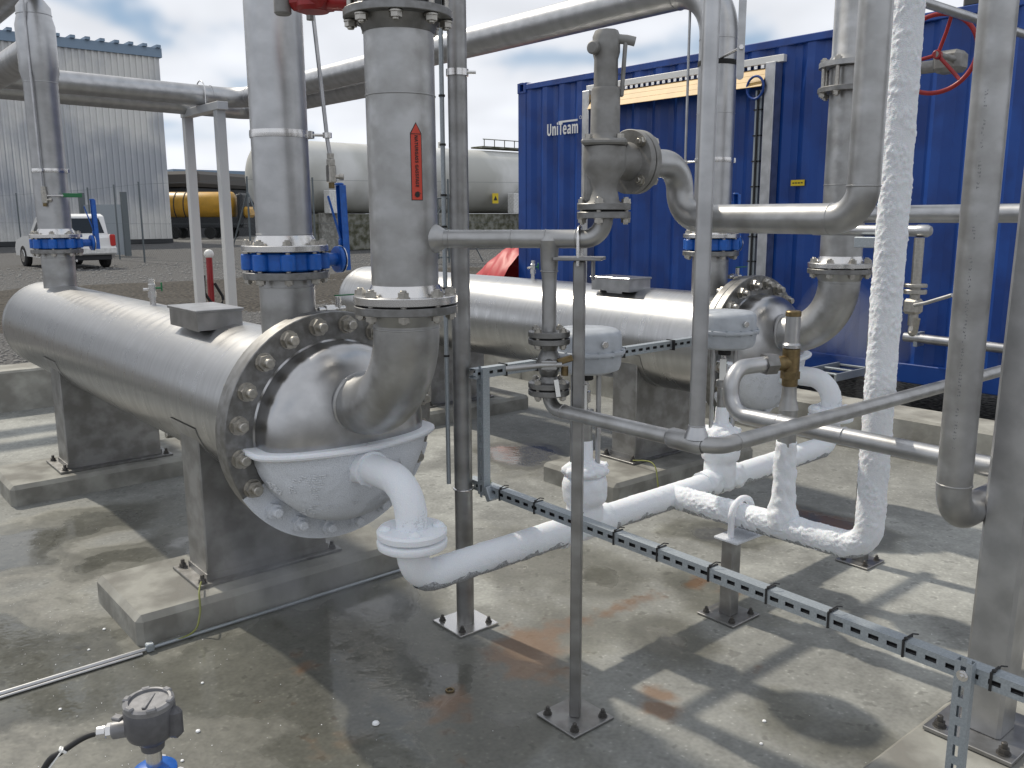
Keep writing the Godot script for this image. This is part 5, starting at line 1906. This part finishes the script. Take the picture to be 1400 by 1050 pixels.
	for i in 4:
		var a := TAU * i / 4 + 0.6
		b.hexa(c + Vector3(cos(a) * 0.052, 0.483, sin(a) * 0.052), up, 0.009, 0.03)
	part(t, "clamp_ring", b, M.machined)
	# a washer and bits of ice on the slab
	b = MB.new()
	b.lathe(Vector3(-2.41, 0.002, -1.72), up, [Vector2(0.010, 0.003), Vector2(0.010, 0), Vector2(0.017, 0), Vector2(0.017, 0.003), Vector2(0.010, 0.003)], 20)
	tag(part(self, "washer", b, M.brass), "small steel washer lying on the rust-stained slab", "washer")
	for q in [[-2.40, -1.40, 0.011], [-2.75, -0.92, 0.007], [-2.95, -0.75, 0.006], [-3.05, -1.05, 0.005], [-1.55, -2.42, 0.006], [-1.48, -2.30, 0.005], [-3.2, -0.6, 0.005], [-2.62, -0.82, 0.005], [-3.6, -0.8, 0.005], [-3.75, -0.9, 0.006]]:
		b = MB.new()
		b.lathe(Vector3(q[0], 0.002, q[1]), up, [Vector2(0, 0), Vector2(q[2] * 1.2, 0), Vector2(q[2], q[2] * 0.6), Vector2(q[2] * 0.4, q[2] * 0.9), Vector2(0, q[2])], 7)
		tag(part(self, "ice_bit", b, M.ice_bit), "small white crumb of fallen frost on the damp slab", "ice", "crumbs of frost on the slab")
	# grit and frost crumbs too many to count
	var cm := MB.new()
	cm.lathe(Vector3.ZERO, up, [Vector2(0, -0.3), Vector2(0.5, -0.2), Vector2(0.42, 0.25), Vector2(0, 0.5)], 6)
	var mm := MultiMesh.new()
	mm.transform_format = MultiMesh.TRANSFORM_3D
	mm.mesh = cm.commit()
	mm.instance_count = 380
	for i in mm.instance_count:
		var p := Vector3(rng.randf_range(-5.2, -1.2), 0.001, rng.randf_range(-4.6, 0.2))
		if i < 200: p = Vector3(-3.2 + rng.randfn(0.0, 0.7), 0.001, -0.75 + rng.randfn(0.0, 0.35))
		var sz := rng.randf_range(0.0012, 0.0038)
		mm.set_instance_transform(i, Transform3D(Basis(up, rng.randf() * TAU).scaled(Vector3(sz * rng.randf_range(0.7, 1.6), sz * 0.6, sz)), p))
	var mi := MultiMeshInstance3D.new()
	mi.name = "frost_crumbs"
	mi.multimesh = mm
	mi.material_override = M.ice_bit
	add_child(mi)
	tag(mi, "fine white crumbs of frost and grit scattered over the slab", "crumbs", "", "stuff")
	# red marker post with a pale knob
	t = thing("hydrant_marker", "red post with a pale knob and black hose, between the legs of the pipe stand", "marker", Vector3(-10.9, 0, -4.23))
	b = MB.new()
	b.tube(line(Vector3(-10.85, 0.0, -4.2), Vector3(-10.95, 1.22, -4.25)), 0.038, 16)
	part(t, "post", b, M.red_paint)
	b = MB.new()
	b.ball(Vector3(-10.955, 1.26, -4.253), 0.06, 16)
	part(t, "knob", b, M.label_white)
	b = MB.new()
	b.tube(route([Vector3(-10.87, 1.0, -4.14), Vector3(-10.80, 0.8, -4.10), Vector3(-10.78, 0.5, -4.28), Vector3(-10.85, 0.72, -4.36), Vector3(-10.9, 0.9, -4.28)], 0.1, 6), 0.018, 10)
	part(t, "hose", b, M.rubber)
	# red tarpaulin
	b = MB.new()
	var f := FastNoiseLite.new()
	f.seed = 8
	f.frequency = 1.4
	f.fractal_octaves = 4
	var g := []
	for i in 33:
		var row := []
		for j in 25:
			var u := i / 32.0
			var w := j / 24.0
			var x := -9.9 + u * 1.72
			var z := -7.75 + w * 1.15
			var top := 1.36 * clampf(u * 2.0 * (1.0 - 0.5 * u) , 0.0, 1.0) * pow(sin(PI * clampf(w * 0.9 + 0.05, 0.0, 1.0)), 0.35)
			var y := maxf(0.0, top + 0.10 * f.get_noise_3d(x * 2.2, 0, z * 0.8) * sin(PI * w) - 0.06 * absf(f.get_noise_2d(x * 4.0 + z, 3.0)))
			row.append(Vector3(x + 0.04 * f.get_noise_2d(z * 3.0, x), y, z + 0.06 * f.get_noise_2d(x * 4.0, 7.0)))
		g.append(row)
	for i in 32:
		for j in 24:
			var nn := []
			for e in [[i, j], [i + 1, j], [i + 1, j + 1], [i, j + 1]]:
				var pa: Vector3 = g[mini(e[0] + 1, 32)][e[1]] - g[maxi(e[0] - 1, 0)][e[1]]
				var pb: Vector3 = g[e[0]][mini(e[1] + 1, 24)] - g[e[0]][maxi(e[1] - 1, 0)]
				nn.append(pb.cross(pa).normalized())
			b.tri(g[i][j], g[i + 1][j], g[i + 1][j + 1], nn[0], nn[1], nn[2])
			b.tri(g[i][j], g[i + 1][j + 1], g[i][j + 1], nn[0], nn[2], nn[3])
	tag(part(self, "red_tarpaulin", b, M.tarp), "crumpled red tarpaulin heaped at the far corner of the blue container", "tarpaulin")


func mist() -> void:
	# cold vapour rolling off the frosted heads
	var puffs := []
	for i in 70:
		var u := i / 69.0
		var p := Vector3(-3.55 + 0.5 * u + rng.randf_range(-0.12, 0.12), 0.08 + 0.5 * pow(rng.randf(), 1.8), -1.30 - 0.55 * u + rng.randf_range(-0.15, 0.15))
		puffs.append([p, Vector3(rng.randf_range(0.06, 0.22), rng.randf_range(0.12, 0.50), rng.randf_range(0.10, 0.34)), rng.randf_range(0.16, 0.42)])
	for i in 8:
		puffs.append([Vector3(-2.75 + rng.randf_range(-0.3, 0.3), 0.7 + rng.randf_range(-0.2, 0.4), -5.1 + rng.randf_range(-0.3, 0.3)), Vector3(rng.randf_range(0.25, 0.5), rng.randf_range(0.3, 0.6), 0.35), rng.randf_range(0.10, 0.25)])
	var clouds := []
	for e in [[Vector3(-3.3, 0, -1.6), "faint white vapour drifting off the frosted exchanger head"], [Vector3(-2.75, 0, -5.1), "faint white vapour drifting before the blue container"]]:
		var c := Node3D.new()
		c.name = "vapour"
		add_child(c, true)
		c.position = e[0]
		tag(c, e[1], "vapour", "vapour round the frosted pipework", "stuff")
		clouds.append(c)
	for q in puffs:
		var home: Node3D = clouds[0] if q[0].z > -3.0 else clouds[1]
		var fv := FogVolume.new()
		fv.name = "wisp"
		fv.shape = RenderingServer.FOG_VOLUME_SHAPE_ELLIPSOID
		fv.size = q[1]
		var fm := FogMaterial.new()
		fm.albedo = Color(0.97, 0.98, 1.0)
		fm.density = q[2]
		fv.material = fm
		home.add_child(fv, true)
		fv.position = q[0] - home.position
		fv.rotation = Vector3(rng.randf_range(-0.6, 0.6), rng.randf() * TAU, rng.randf_range(-0.6, 0.6))



# ---------- blue container ----------
func container() -> void:
	var x0 := -8.14
	var x1 := -2.05
	var y0 := 0.36
	var y1 := 3.22
	var zf := -6.93
	var zb := -9.37
	var t := thing("shipping_container", "blue corrugated shipping container with white lettering on its long side", "container", Vector3(-5.1, y0, -8.15))
	var b := MB.new()
	# corrugated long side: trapezoid ribs
	var pitch := 0.278
	var x := x0 + 0.15
	var ys := [y0 + 0.16, y1 - 0.08]
	while x < x1 - 0.1:
		var pts := [Vector2(x, 0.0), Vector2(x + 0.072, 0.0), Vector2(x + 0.140, -0.036), Vector2(x + 0.210, -0.036), Vector2(x + pitch, 0.0)]
		for i in 4:
			var p: Vector2 = pts[i]
			var q: Vector2 = pts[i + 1]
			p.x = minf(p.x, x1 - 0.1)
			q.x = minf(q.x, x1 - 0.1)
			if q.x - p.x < 1e-4: continue
			var nn := Vector3(-(q.y - p.y), 0, q.x - p.x).normalized()
			b.quad(Vector3(p.x, ys[0], zf - 0.012 + p.y), Vector3(q.x, ys[0], zf - 0.012 + q.y), Vector3(q.x, ys[1], zf - 0.012 + q.y), Vector3(p.x, ys[1], zf - 0.012 + p.y), nn)
		x += pitch
	part(t, "side_wall", b, M.container)
	b = MB.new()
	b.bx(x0 + 0.02, x1 - 0.02, y1 - 0.05, y1 - 0.03, zb + 0.05, zf - 0.06)
	part(t, "roof", b, M.container)
	b = MB.new()
	b.bx(x0 + 0.03, x0 + 0.06, y0 + 0.1, y1 - 0.08, zb + 0.1, zf - 0.1)
	b.bx(x0 + 0.1, x1 - 0.1, y0 + 0.1, y1 - 0.08, zb + 0.02, zb + 0.06)
	b.bx(x1 - 0.06, x1 - 0.03, y0 + 0.1, y1 - 0.08, zb + 0.1, zf - 0.1)
	part(t, "end_wall", b, M.container)
	b = MB.new()
	b.bx(x0 + 0.15, x1 - 0.15, y1 - 0.085, y1 - 0.02, zf - 0.065, zf + 0.002, 0.006)
	part(t, "top_rail", b, M.container)
	b = MB.new()
	b.bx(x0 + 0.15, x1 - 0.15, y0 + 0.01, y0 + 0.165, zf - 0.06, zf - 0.002, 0.006)
	part(t, "bottom_rail", b, M.container)
	b = MB.new()
	b.bx(x0 + 0.1, x1 - 0.1, y0 + 0.02, y0 + 0.12, zb + 0.1, zf - 0.07)
	part(t, "floor", b, M.container)
	for xx in [x0, x1 - 0.15]:
		for zz in [zf - 0.15, zb]:
			b = MB.new()
			b.bx(xx + 0.004, xx + 0.146, y0 + 0.11, y1 - 0.115, zz + 0.004, zz + 0.146, 0.008)
			part(t, "corner_post", b, M.container)
			for yy in [y0, y1 - 0.118]:
				# casting with its oval hole through to the far side
				b = MB.new()
				b.bx(xx, xx + 0.045, yy, yy + 0.118, zz, zz + 0.152, 0.004)
				b.bx(xx + 0.105, xx + 0.15, yy, yy + 0.118, zz, zz + 0.152, 0.004)
				b.bx(xx + 0.045, xx + 0.105, yy, yy + 0.022, zz, zz + 0.150)
				b.bx(xx + 0.045, xx + 0.105, yy + 0.098, yy + 0.118, zz, zz + 0.150)
				part(t, "corner_casting", b, M.container)
	for xx in [x0 + 0.1, -5.1, x1 - 0.3]:
		b = MB.new()
		b.bx(xx, xx + 0.4, -0.03, y0, zf - 0.5, zf - 0.12)
		b.bx(xx, xx + 0.4, -0.03, y0, zb + 0.12, zb + 0.5)
		part(t, "bearer", b, M.timber)
	var tm := TextMesh.new()
	var sf := SystemFont.new()
	sf.font_names = PackedStringArray(["Droid Sans"])
	sf.font_weight = 700
	tm.font = sf
	tm.text = "UniTeam"
	tm.font_size = 48
	tm.pixel_size = 0.0032
	tm.depth = 0.003
	var lt := inst(t, "lettering", tm, M.label_white, Transform3D(Basis.from_scale(Vector3(0.78, 1.15, 1)), Vector3(-7.37, 2.655, zf + 0.003)))
	lt.set_meta("label", "white company lettering")
	b = MB.new()
	b.bx(-7.43, -7.13, 2.722, 2.742, zf + 0.001, zf + 0.004)
	part(t, "lettering_bar", b, M.label_white)
	b = MB.new()
	b.lathe(Vector3(-7.085, 2.755, zf + 0.001), Vector3.BACK, [Vector2(0.014, 0), Vector2(0.018, 0), Vector2(0.018, 0.003), Vector2(0.014, 0.003)], 20)
	part(t, "trademark_ring", b, M.label_white)
	b = MB.new()
	b.bx(-4.46, -4.33, 1.955, 2.005, zf - 0.005, zf + 0.004)
	part(t, "warning_sticker", b, M.label_yellow)
	b = MB.new()
	for i in 4:
		b.bx(-4.445 + i * 0.027, -4.425 + i * 0.027, 1.974, 1.984, zf + 0.004, zf + 0.005)
	part(t, "sticker_print", b, M.print_black)
	# dark unit on the roof, right
	var u := thing("roof_unit", "dark grey plant housing on the container roof, above the red handwheel", "plant", Vector3(-2.9, y1, -8))
	b = MB.new()
	b.bx(-3.15, -1.2, y1 - 0.02, y1 + 1.5, -9.0, -7.0, 0.02)
	part(u, "casing", b, M.dark_grey)
	# stainless frame mounted on the wall, with the golden fascia under its top edge
	var fz := zf + 0.005
	var fr := thing("wall_frame", "steel door-sized frame with a golden fascia along its top, on the container wall", "frame", Vector3(-5.75, 0.9, fz))
	for xx in [-6.95, -4.70]:
		b = MB.new()
		b.bx(xx, xx + 0.10, 0.5, 3.00, fz, fz + 0.11, 0.003)
		part(fr, "post", b, M.pipe_clean)
	b = MB.new()
	b.bx(-6.95, -4.56, 3.0, 3.06, fz, fz + 0.05, 0.003)
	part(fr, "top_beam", b, M.hood_white)
	b = MB.new()
	# fascia of three shallow steps
	for i in 3:
		var fy := 2.80 + i * 0.053
		b.box(Vector3(-5.775, fy + 0.03, fz + 0.125 - 0.036 * i), Vector3(2.13, 0.064, 0.006), Basis(Vector3.RIGHT, -0.58), 0.002)
	part(fr, "fascia", b, M.gold_panel)
	b = MB.new()
	x = -6.82
	while x < -4.74:
		b.bx(x, x + 0.035, 2.968, 2.998, fz + 0.0, fz + 0.045)
		x += 0.07
	part(fr, "toothed_strip", b, M.machined)
	b = MB.new()
	var cc := PackedVector3Array()
	for i in 25:
		var a := TAU * i / 24
		cc.append(Vector3(-4.78 + cos(a) * 0.085, 2.80 + sin(a) * 0.095, fz + 0.13))
	b.tube(cc, 0.011, 10, false)
	part(fr, "cable_loop", b, M.container)
	b = MB.new()
	b.bx(-4.80, -4.735, 0.7, 2.78, fz + 0.06, fz + 0.09)
	var tr := part(fr, "cable_tray", b, M.galv)
	for i in 9:
		b = MB.new()
		b.bx(-4.81, -4.725, 0.85 + i * 0.22, 0.862 + i * 0.22, fz + 0.055, fz + 0.097)
		part(tr, "cable_tie", b, M.cable)
	b = MB.new()
	b.tube(line(Vector3(-4.765, 0.7, fz + 0.10), Vector3(-4.765, 2.78, fz + 0.10)), 0.01, 8)
	part(tr, "cable", b, M.cable)


# ---------- beyond the yard ----------
func far_things() -> void:
	var up := Vector3.UP
	var b := MB.new()
	# warehouse: ribbed cladding on the long wall
	var t := thing("warehouse", "tall pale warehouse with ribbed cladding and a blue-grey eaves trim", "building", Vector3(-64, 0, 0))
	var z := -22.3
	while z < 24.0:
		var pts := [Vector2(z, 0.0), Vector2(z + 0.20, 0.0), Vector2(z + 0.24, 0.10), Vector2(z + 0.36, 0.10), Vector2(z + 0.40, 0.0)]
		for i in 4:
			var p: Vector2 = pts[i]
			var q: Vector2 = pts[i + 1]
			var nn := Vector3(q.x - p.x, 0, -(q.y - p.y)).normalized()
			b.quad(Vector3(-64 + p.y, 0, p.x), Vector3(-64 + q.y, 0, q.x), Vector3(-64 + q.y, 12.6, q.x), Vector3(-64 + p.y, 12.6, p.x), nn)
		z += 0.40
	part(t, "wall", b, M.cladding)
	b = MB.new()
	b.bx(-100, -64.05, 0, 12.6, -22.25, 24)
	part(t, "core", b, M.cladding)
	b = MB.new()
	b.bx(-64.3, -63.8, 12.5, 13.1, -22.45, 24)
	part(t, "eaves_trim", b, M.roof_blue)
	b = MB.new()
	z = -22.35
	while z < 24.0:
		b.bx(-70, -63.6, 13.1, 13.28, z, z + 0.3)
		z += 0.9
	part(t, "roof_rib", b, M.roof_blue)
	b = MB.new()
	b.bx(-64.1, -63.85, 0, 0.3, -22.3, 24)
	part(t, "wall_base", b, M.far_dark)
	# fence round the yard
	var run := [Vector3(-62, 0, -9.5), Vector3(-55, 0, -10.9), Vector3(-49.3, 0, -11.2), Vector3(-43.8, 0, -11.6), Vector3(-39.5, 0, -11.5), Vector3(-36, 0, -11.4), Vector3(-32.6, 0, -12.2), Vector3(-29.4, 0, -12.9), Vector3(-28.9, 0, -15.1), Vector3(-28.2, 0, -17.0), Vector3(-27.4, 0, -19.9), Vector3(-26.4, 0, -22.6), Vector3(-25.5, 0, -25.3)]
	t = thing("wire_fence", "tall wire mesh fence on thin dark posts round the gravel yard", "fence", run[5])
	for i in run.size():
		b = MB.new()
		b.cyl(run[i], run[i] + up * 3.1, 0.035, 8)
		part(t, "post", b, M.fence_steel)
		if i in [7, 10]:
			b = MB.new()
			for s in [-1.0, 1.0]:
				var dd: Vector3 = (run[i] - run[i - 1]).normalized() * s * 1.4
				b.cyl(run[i] + up * 2.6, run[i] + dd, 0.025, 8)
			part(t, "brace", b, M.fence_steel)
		if i + 1 < run.size():
			b = MB.new()
			var p: Vector3 = run[i]
			var q: Vector3 = run[i + 1]
			var l := p.distance_to(q)
			var nn := (q - p).cross(up).normalized()
			for y in [0.1, 1.5, 3.0]:
				b.box((p + q) * 0.5 + up * y, Vector3(0.008, 0.008, l), Basis.looking_at(q - p))
			var n := int(l / 0.14)
			for k in n:
				for s in [0, 1]:
					var a := p.lerp(q, float(k) / n) + up * 0.1
					var e := p.lerp(q, clampf((k + (21.0 if s == 0 else -21.0)) / n, 0.0, 1.0))
					var hh := 2.9 * absf(p.lerp(q, float(k) / n).distance_to(e)) / (21.0 / n * l)
					if hh < 0.1: continue
					e += up * (0.1 + hh)
					var w := Vector3(0, 0.0024, 0)
					b.quad(a - w, a + w, e + w, e - w, nn)
			part(t, "wire_mesh", b, M.fence_steel).set_meta("kind", "stuff")
	t = thing("yard_gate", "narrow grey steel gate in the fence, before the white storage tank", "gate", Vector3(-27.6, 0, -19.5))
	for q in [Vector3(-27.7, 0, -19.2), Vector3(-27.2, 0, -20.5)]:
		b = MB.new()
		b.bx(q.x - 0.09, q.x + 0.09, 0, 2.85, q.z - 0.09, q.z + 0.09)
		part(t, "post", b, M.fence_steel)
	b = MB.new()
	for i in 6:
		var q := Vector3(-27.68, 0, -19.35).lerp(Vector3(-27.22, 0, -20.4), i / 5.0)
		b.cyl(q + up * 0.15, q + up * 2.4, 0.025, 8)
	b.cyl(Vector3(-27.68, 2.4, -19.35), Vector3(-27.22, 2.4, -20.4), 0.03, 8)
	b.cyl(Vector3(-27.68, 0.2, -19.35), Vector3(-27.22, 0.2, -20.4), 0.03, 8)
	part(t, "leaf", b, M.fence_steel)
	t = thing("steel_gate", "solid grey steel gate panel between two posts behind the white car", "gate", Vector3(-44, 0, -13))
	for q in [Vector3(-45.5, 0, -11.75), Vector3(-43.0, 0, -12.9)]:
		b = MB.new()
		b.bx(q.x - 0.12, q.x + 0.12, 0, 2.9, q.z - 0.12, q.z + 0.12)
		part(t, "post", b, M.fence_steel)
	b = MB.new()
	b.box(Vector3(-44.25, 1.2, -12.33), Vector3(2.5, 2.3, 0.06), Basis(up, atan2(1.15, 2.5)))
	part(t, "leaf", b, M.galv)
	# white storage tank on its concrete base
	t = thing("storage_tank", "huge white horizontal storage tank on a concrete base", "tank", Vector3(-44, 0, -32))
	b = MB.new()
	var prof := []
	for i in 11:
		var a := PI / 2 * i / 10
		prof.append(Vector2(1.9 * sin(a), -1.1 * cos(a)))
	prof.append(Vector2(1.9, 30.0))
	for i in range(1, 11):
		var a := PI / 2 * i / 10
		prof.append(Vector2(1.9 * cos(a) if i < 10 else 0.0, 30.0 + 1.1 * sin(a)))
	b.lathe(Vector3(-44, 3.82, -20.6), Vector3.FORWARD, prof, 64)
	part(t, "vessel", b, M.tank_white)
	b = MB.new()
	b.bx(-45.6, -42.2, 0, 1.9, -48, -21.6)
	part(t, "base_wall", b, M.old_concrete)
	for q in [-23.0, -30.0, -37.0]:
		b = MB.new()
		b.bx(-42.25, -41.9, 0, 1.95, q - 0.7, q + 0.7)
		part(t, "buttress", b, M.concrete)
	for q in [-22.9, -35.3]:
		b = MB.new()
		b.bx(-42.0, -41.4, 1.92, 3.1, q - 0.35, q + 0.35, 0.03)
		part(t, "cabinet", b, M.white_paint)
	b = MB.new()
	b.bx(-41.99, -41.95, 2.5, 3.1, -34.2, -33.75)
	part(t, "warning_sign", b, M.label_yellow)
	b = MB.new()
	b.prism(PackedVector2Array([Vector2(-0.15, -0.12), Vector2(0.15, -0.12), Vector2(0, 0.15)]), Transform3D(Basis(Vector3(0, 0, -1), up, Vector3(1, 0, 0)), Vector3(-41.95, 2.8, -33.97)), 0.01)
	part(t, "warning_triangle", b, M.print_black)
	b = MB.new()
	b.bx(-44.6, -43.4, 5.85, 5.95, -41, -34.2)
	for i in 9:
		b.cyl(Vector3(-43.4, 5.9, -34.3 - i * 0.8), Vector3(-43.4, 6.35, -34.3 - i * 0.8), 0.03, 6)
	b.cyl(Vector3(-43.4, 6.35, -34.2), Vector3(-43.4, 6.35, -41), 0.03, 6)
	part(t, "walkway", b, M.old_concrete)
	for q in [-26.8, -31.5]:
		b = MB.new()
		b.cyl(Vector3(-44, 5.6, q), Vector3(-44, 6.1, q), 0.18, 16, 0.03)
		part(t, "manhole", b, M.tank_white)
	# yellow tank wagon
	t = thing("tank_trailer", "yellow tank trailer with a dark chassis behind the fence", "trailer", Vector3(-75, 0, -29))
	var d := Vector3(3.4, 0, -4.05).normalized()
	b = MB.new()
	prof = []
	for i in 7:
		var a := PI / 2 * i / 6
		prof.append(Vector2(1.15 * sin(a), -0.35 * cos(a)))
	prof.append(Vector2(1.15, 5.3))
	for i in range(1, 7):
		var a := PI / 2 * i / 6
		prof.append(Vector2(1.15 * cos(a) if i < 6 else 0.0, 5.3 + 0.35 * sin(a)))
	b.lathe(Vector3(-77.2, 2.75, -26.9), d, prof, 40)
	part(t, "tank", b, M.yellow_paint)
	b = MB.new()
	b.box(Vector3(-77.2, 1.35, -26.9) + d * 2.8, Vector3(1.6, 0.9, 7.2), Basis.looking_at(d), 0.05)
	b.box(Vector3(-77.2, 2.4, -26.9) + d * 6.2, Vector3(2.0, 2.8, 0.5), Basis.looking_at(d), 0.2)
	part(t, "chassis", b, M.far_dark)
	b = MB.new()
	b.box(Vector3(-77.2, 2.2, -26.9) + d * 6.7, Vector3(1.9, 0.9, 0.6), Basis.looking_at(d), 0.2)
	part(t, "rear_box", b, M.yellow_paint)
	for q in [0.6, 3.6, 5.0]:
		for s in [-0.9, 0.9]:
			b = MB.new()
			var c: Vector3 = Vector3(-77.2, 0.5, -26.9) + d * q + d.cross(up) * s
			b.cyl(c - d.cross(up) * 0.15, c + d.cross(up) * 0.15, 0.5, 20, 0.05)
			part(t, "wheel", b, M.tyre)
	for q in [0.7, 1.5]:
		b = MB.new()
		b.lathe(Vector3(-77.2, 2.75, -26.9) + d * q, d, [Vector2(1.15, 0), Vector2(1.18, 0), Vector2(1.18, 0.08), Vector2(1.15, 0.08)], 40)
		part(t, "tank_band", b, M.far_dark)
	# low dark building behind it
	t = thing("low_building", "long low building with a dark roof behind the yellow trailer", "building", Vector3(-92, 0, -36))
	b = MB.new()
	b.box(Vector3(-93, 2.2, -38), Vector3(12, 4.4, 26), Basis(up, 0.6))
	part(t, "wall", b, M.far_dark)
	b = MB.new()
	b.box(Vector3(-93, 5.2, -38), Vector3(13, 1.4, 27), Basis(up, 0.6), 0.3)
	part(t, "roof", b, M.far_brown)
	var ub := Basis(up, 0.6)
	for i in 14:
		b = MB.new()
		b.box(Vector3(-93, 3.6, -38) + ub * Vector3(6.05, 0, -11 + i * 1.6), Vector3(0.1, 0.8, 0.6), ub)
		part(t, "window", b, M.label_white)
	t = thing("distant_shed", "distant blue-roofed shed on the horizon", "building", Vector3(-130, 0, -55))
	b = MB.new()
	b.bx(-134, -126, 0, 7.4, -75, -45)
	part(t, "wall", b, M.cladding)
	b = MB.new()
	b.bx(-134.5, -125.5, 7.4, 8.4, -75.5, -44.5)
	part(t, "roof", b, M.roof_blue)
	car()


func car() -> void:
	var up := Vector3.UP
	var t := thing("white_car", "white estate car parked on the gravel, seen from behind", "car", Vector3(-34.5, 0, -8.5))
	var s := 1.12
	# local: forward = away from the camera, side profile swept across the width with rounded shoulders
	var fwd := Vector3(-0.998, 0, 0.06).normalized()
	var side := fwd.cross(up)
	var O := Vector3(-33.2, -0.03, -8.6)
	var prof := PackedVector2Array([Vector2(0.05, 0.45), Vector2(0.0, 0.62), Vector2(0.03, 0.95), Vector2(0.16, 1.05), Vector2(0.5, 1.06), Vector2(3.4, 1.0), Vector2(4.2, 0.85), Vector2(4.4, 0.6), Vector2(4.35, 0.35), Vector2(0.2, 0.32)])
	var rows := []
	var levels := [[-0.90, 0.90], [-0.86, 1.0], [0.86, 1.0], [0.90, 0.90]]
	var b := MB.new()
	b.prism(prof, Transform3D(Basis(fwd * s, up * s, fwd.cross(up) * s), O - side * 0.88 * s), 1.76)
	part(t, "body", b, M.car_white)
	b = MB.new()
	var cab := PackedVector2Array([Vector2(0.15, 1.03), Vector2(0.42, 1.62), Vector2(0.7, 1.70), Vector2(2.1, 1.66), Vector2(2.4, 1.58), Vector2(3.2, 1.03)])
	b.prism(cab, Transform3D(Basis(fwd * s, up * s, side * s), O - side * 0.72 * s), 1.44)
	part(t, "cabin", b, M.car_white)
	b = MB.new()
	var rg := PackedVector2Array([Vector2(-0.62, 1.10), Vector2(0.62, 1.10), Vector2(0.54, 1.56), Vector2(-0.54, 1.56)])
	var tilt := Vector3(fwd * 0.27 + up * 0.59).normalized()
	b.prism(PackedVector2Array([Vector2(-0.62, 0.08), Vector2(0.62, 0.08), Vector2(0.55, 0.58), Vector2(-0.55, 0.58)]), Transform3D(Basis(side * s, tilt * s, side.cross(tilt) * s), O + (fwd * 0.15 + up * 1.03) * s - side.cross(tilt) * 0.012), 0.02)
	part(t, "rear_window", b, M.car_glass)
	for q in [-1.0, 1.0]:
		b = MB.new()
		b.prism(PackedVector2Array([Vector2(0.45, 1.10), Vector2(0.62, 1.56), Vector2(2.1, 1.54), Vector2(2.85, 1.10)]), Transform3D(Basis(fwd * s, up * s, side * s), O + side * (0.722 * q - 0.005) * s), 0.012)
		part(t, "side_window", b, M.car_glass)
		b = MB.new()
		b.box(O + (fwd * 0.02 + up * 0.88 + side * 0.80 * q) * s, Vector3(0.16, 0.36, 0.1) * s, Basis(side, up, -fwd), 0.03)
		part(t, "tail_light", b, M.lamp_red)
		for e in [0.85, 3.5]:
			var c: Vector3 = O + (fwd * e + up * 0.34 + side * 0.80 * q) * s
			b = MB.new()
			b.cyl(c - side * 0.11, c + side * 0.11, 0.36 * s, 28, 0.04)
			var w := part(t, "wheel", b, M.tyre)
			b = MB.new()
			b.cyl(c + side * 0.10 * q, c + side * 0.125 * q, 0.21 * s, 20, 0.01)
			part(w, "rim", b, M.chrome)
	b = MB.new()
	b.box(O + (fwd * -0.02 + up * 0.56) * s, Vector3(1.78, 0.24, 0.14) * s, Basis(side, up, -fwd), 0.05)
	part(t, "rear_bumper", b, M.white_paint)
	b = MB.new()
	b.box(O + (fwd * 0.10 + up * 0.36) * s, Vector3(1.5, 0.18, 0.1) * s, Basis(side, up, -fwd), 0.02)
	part(t, "under_tray", b, M.far_dark)
	b = MB.new()
	b.box(O + (fwd * -0.01 + up * 0.86) * s, Vector3(0.5, 0.11, 0.02) * s, Basis(side, up, -fwd))
	part(t, "number_plate", b, M.label_white)
	b = MB.new()
	b.cyl(O + (fwd * 0.12 + up * 0.28 - side * 0.35) * s, O + (fwd * -0.06 + up * 0.28 - side * 0.35) * s, 0.04, 10)
	part(t, "exhaust", b, M.chrome)
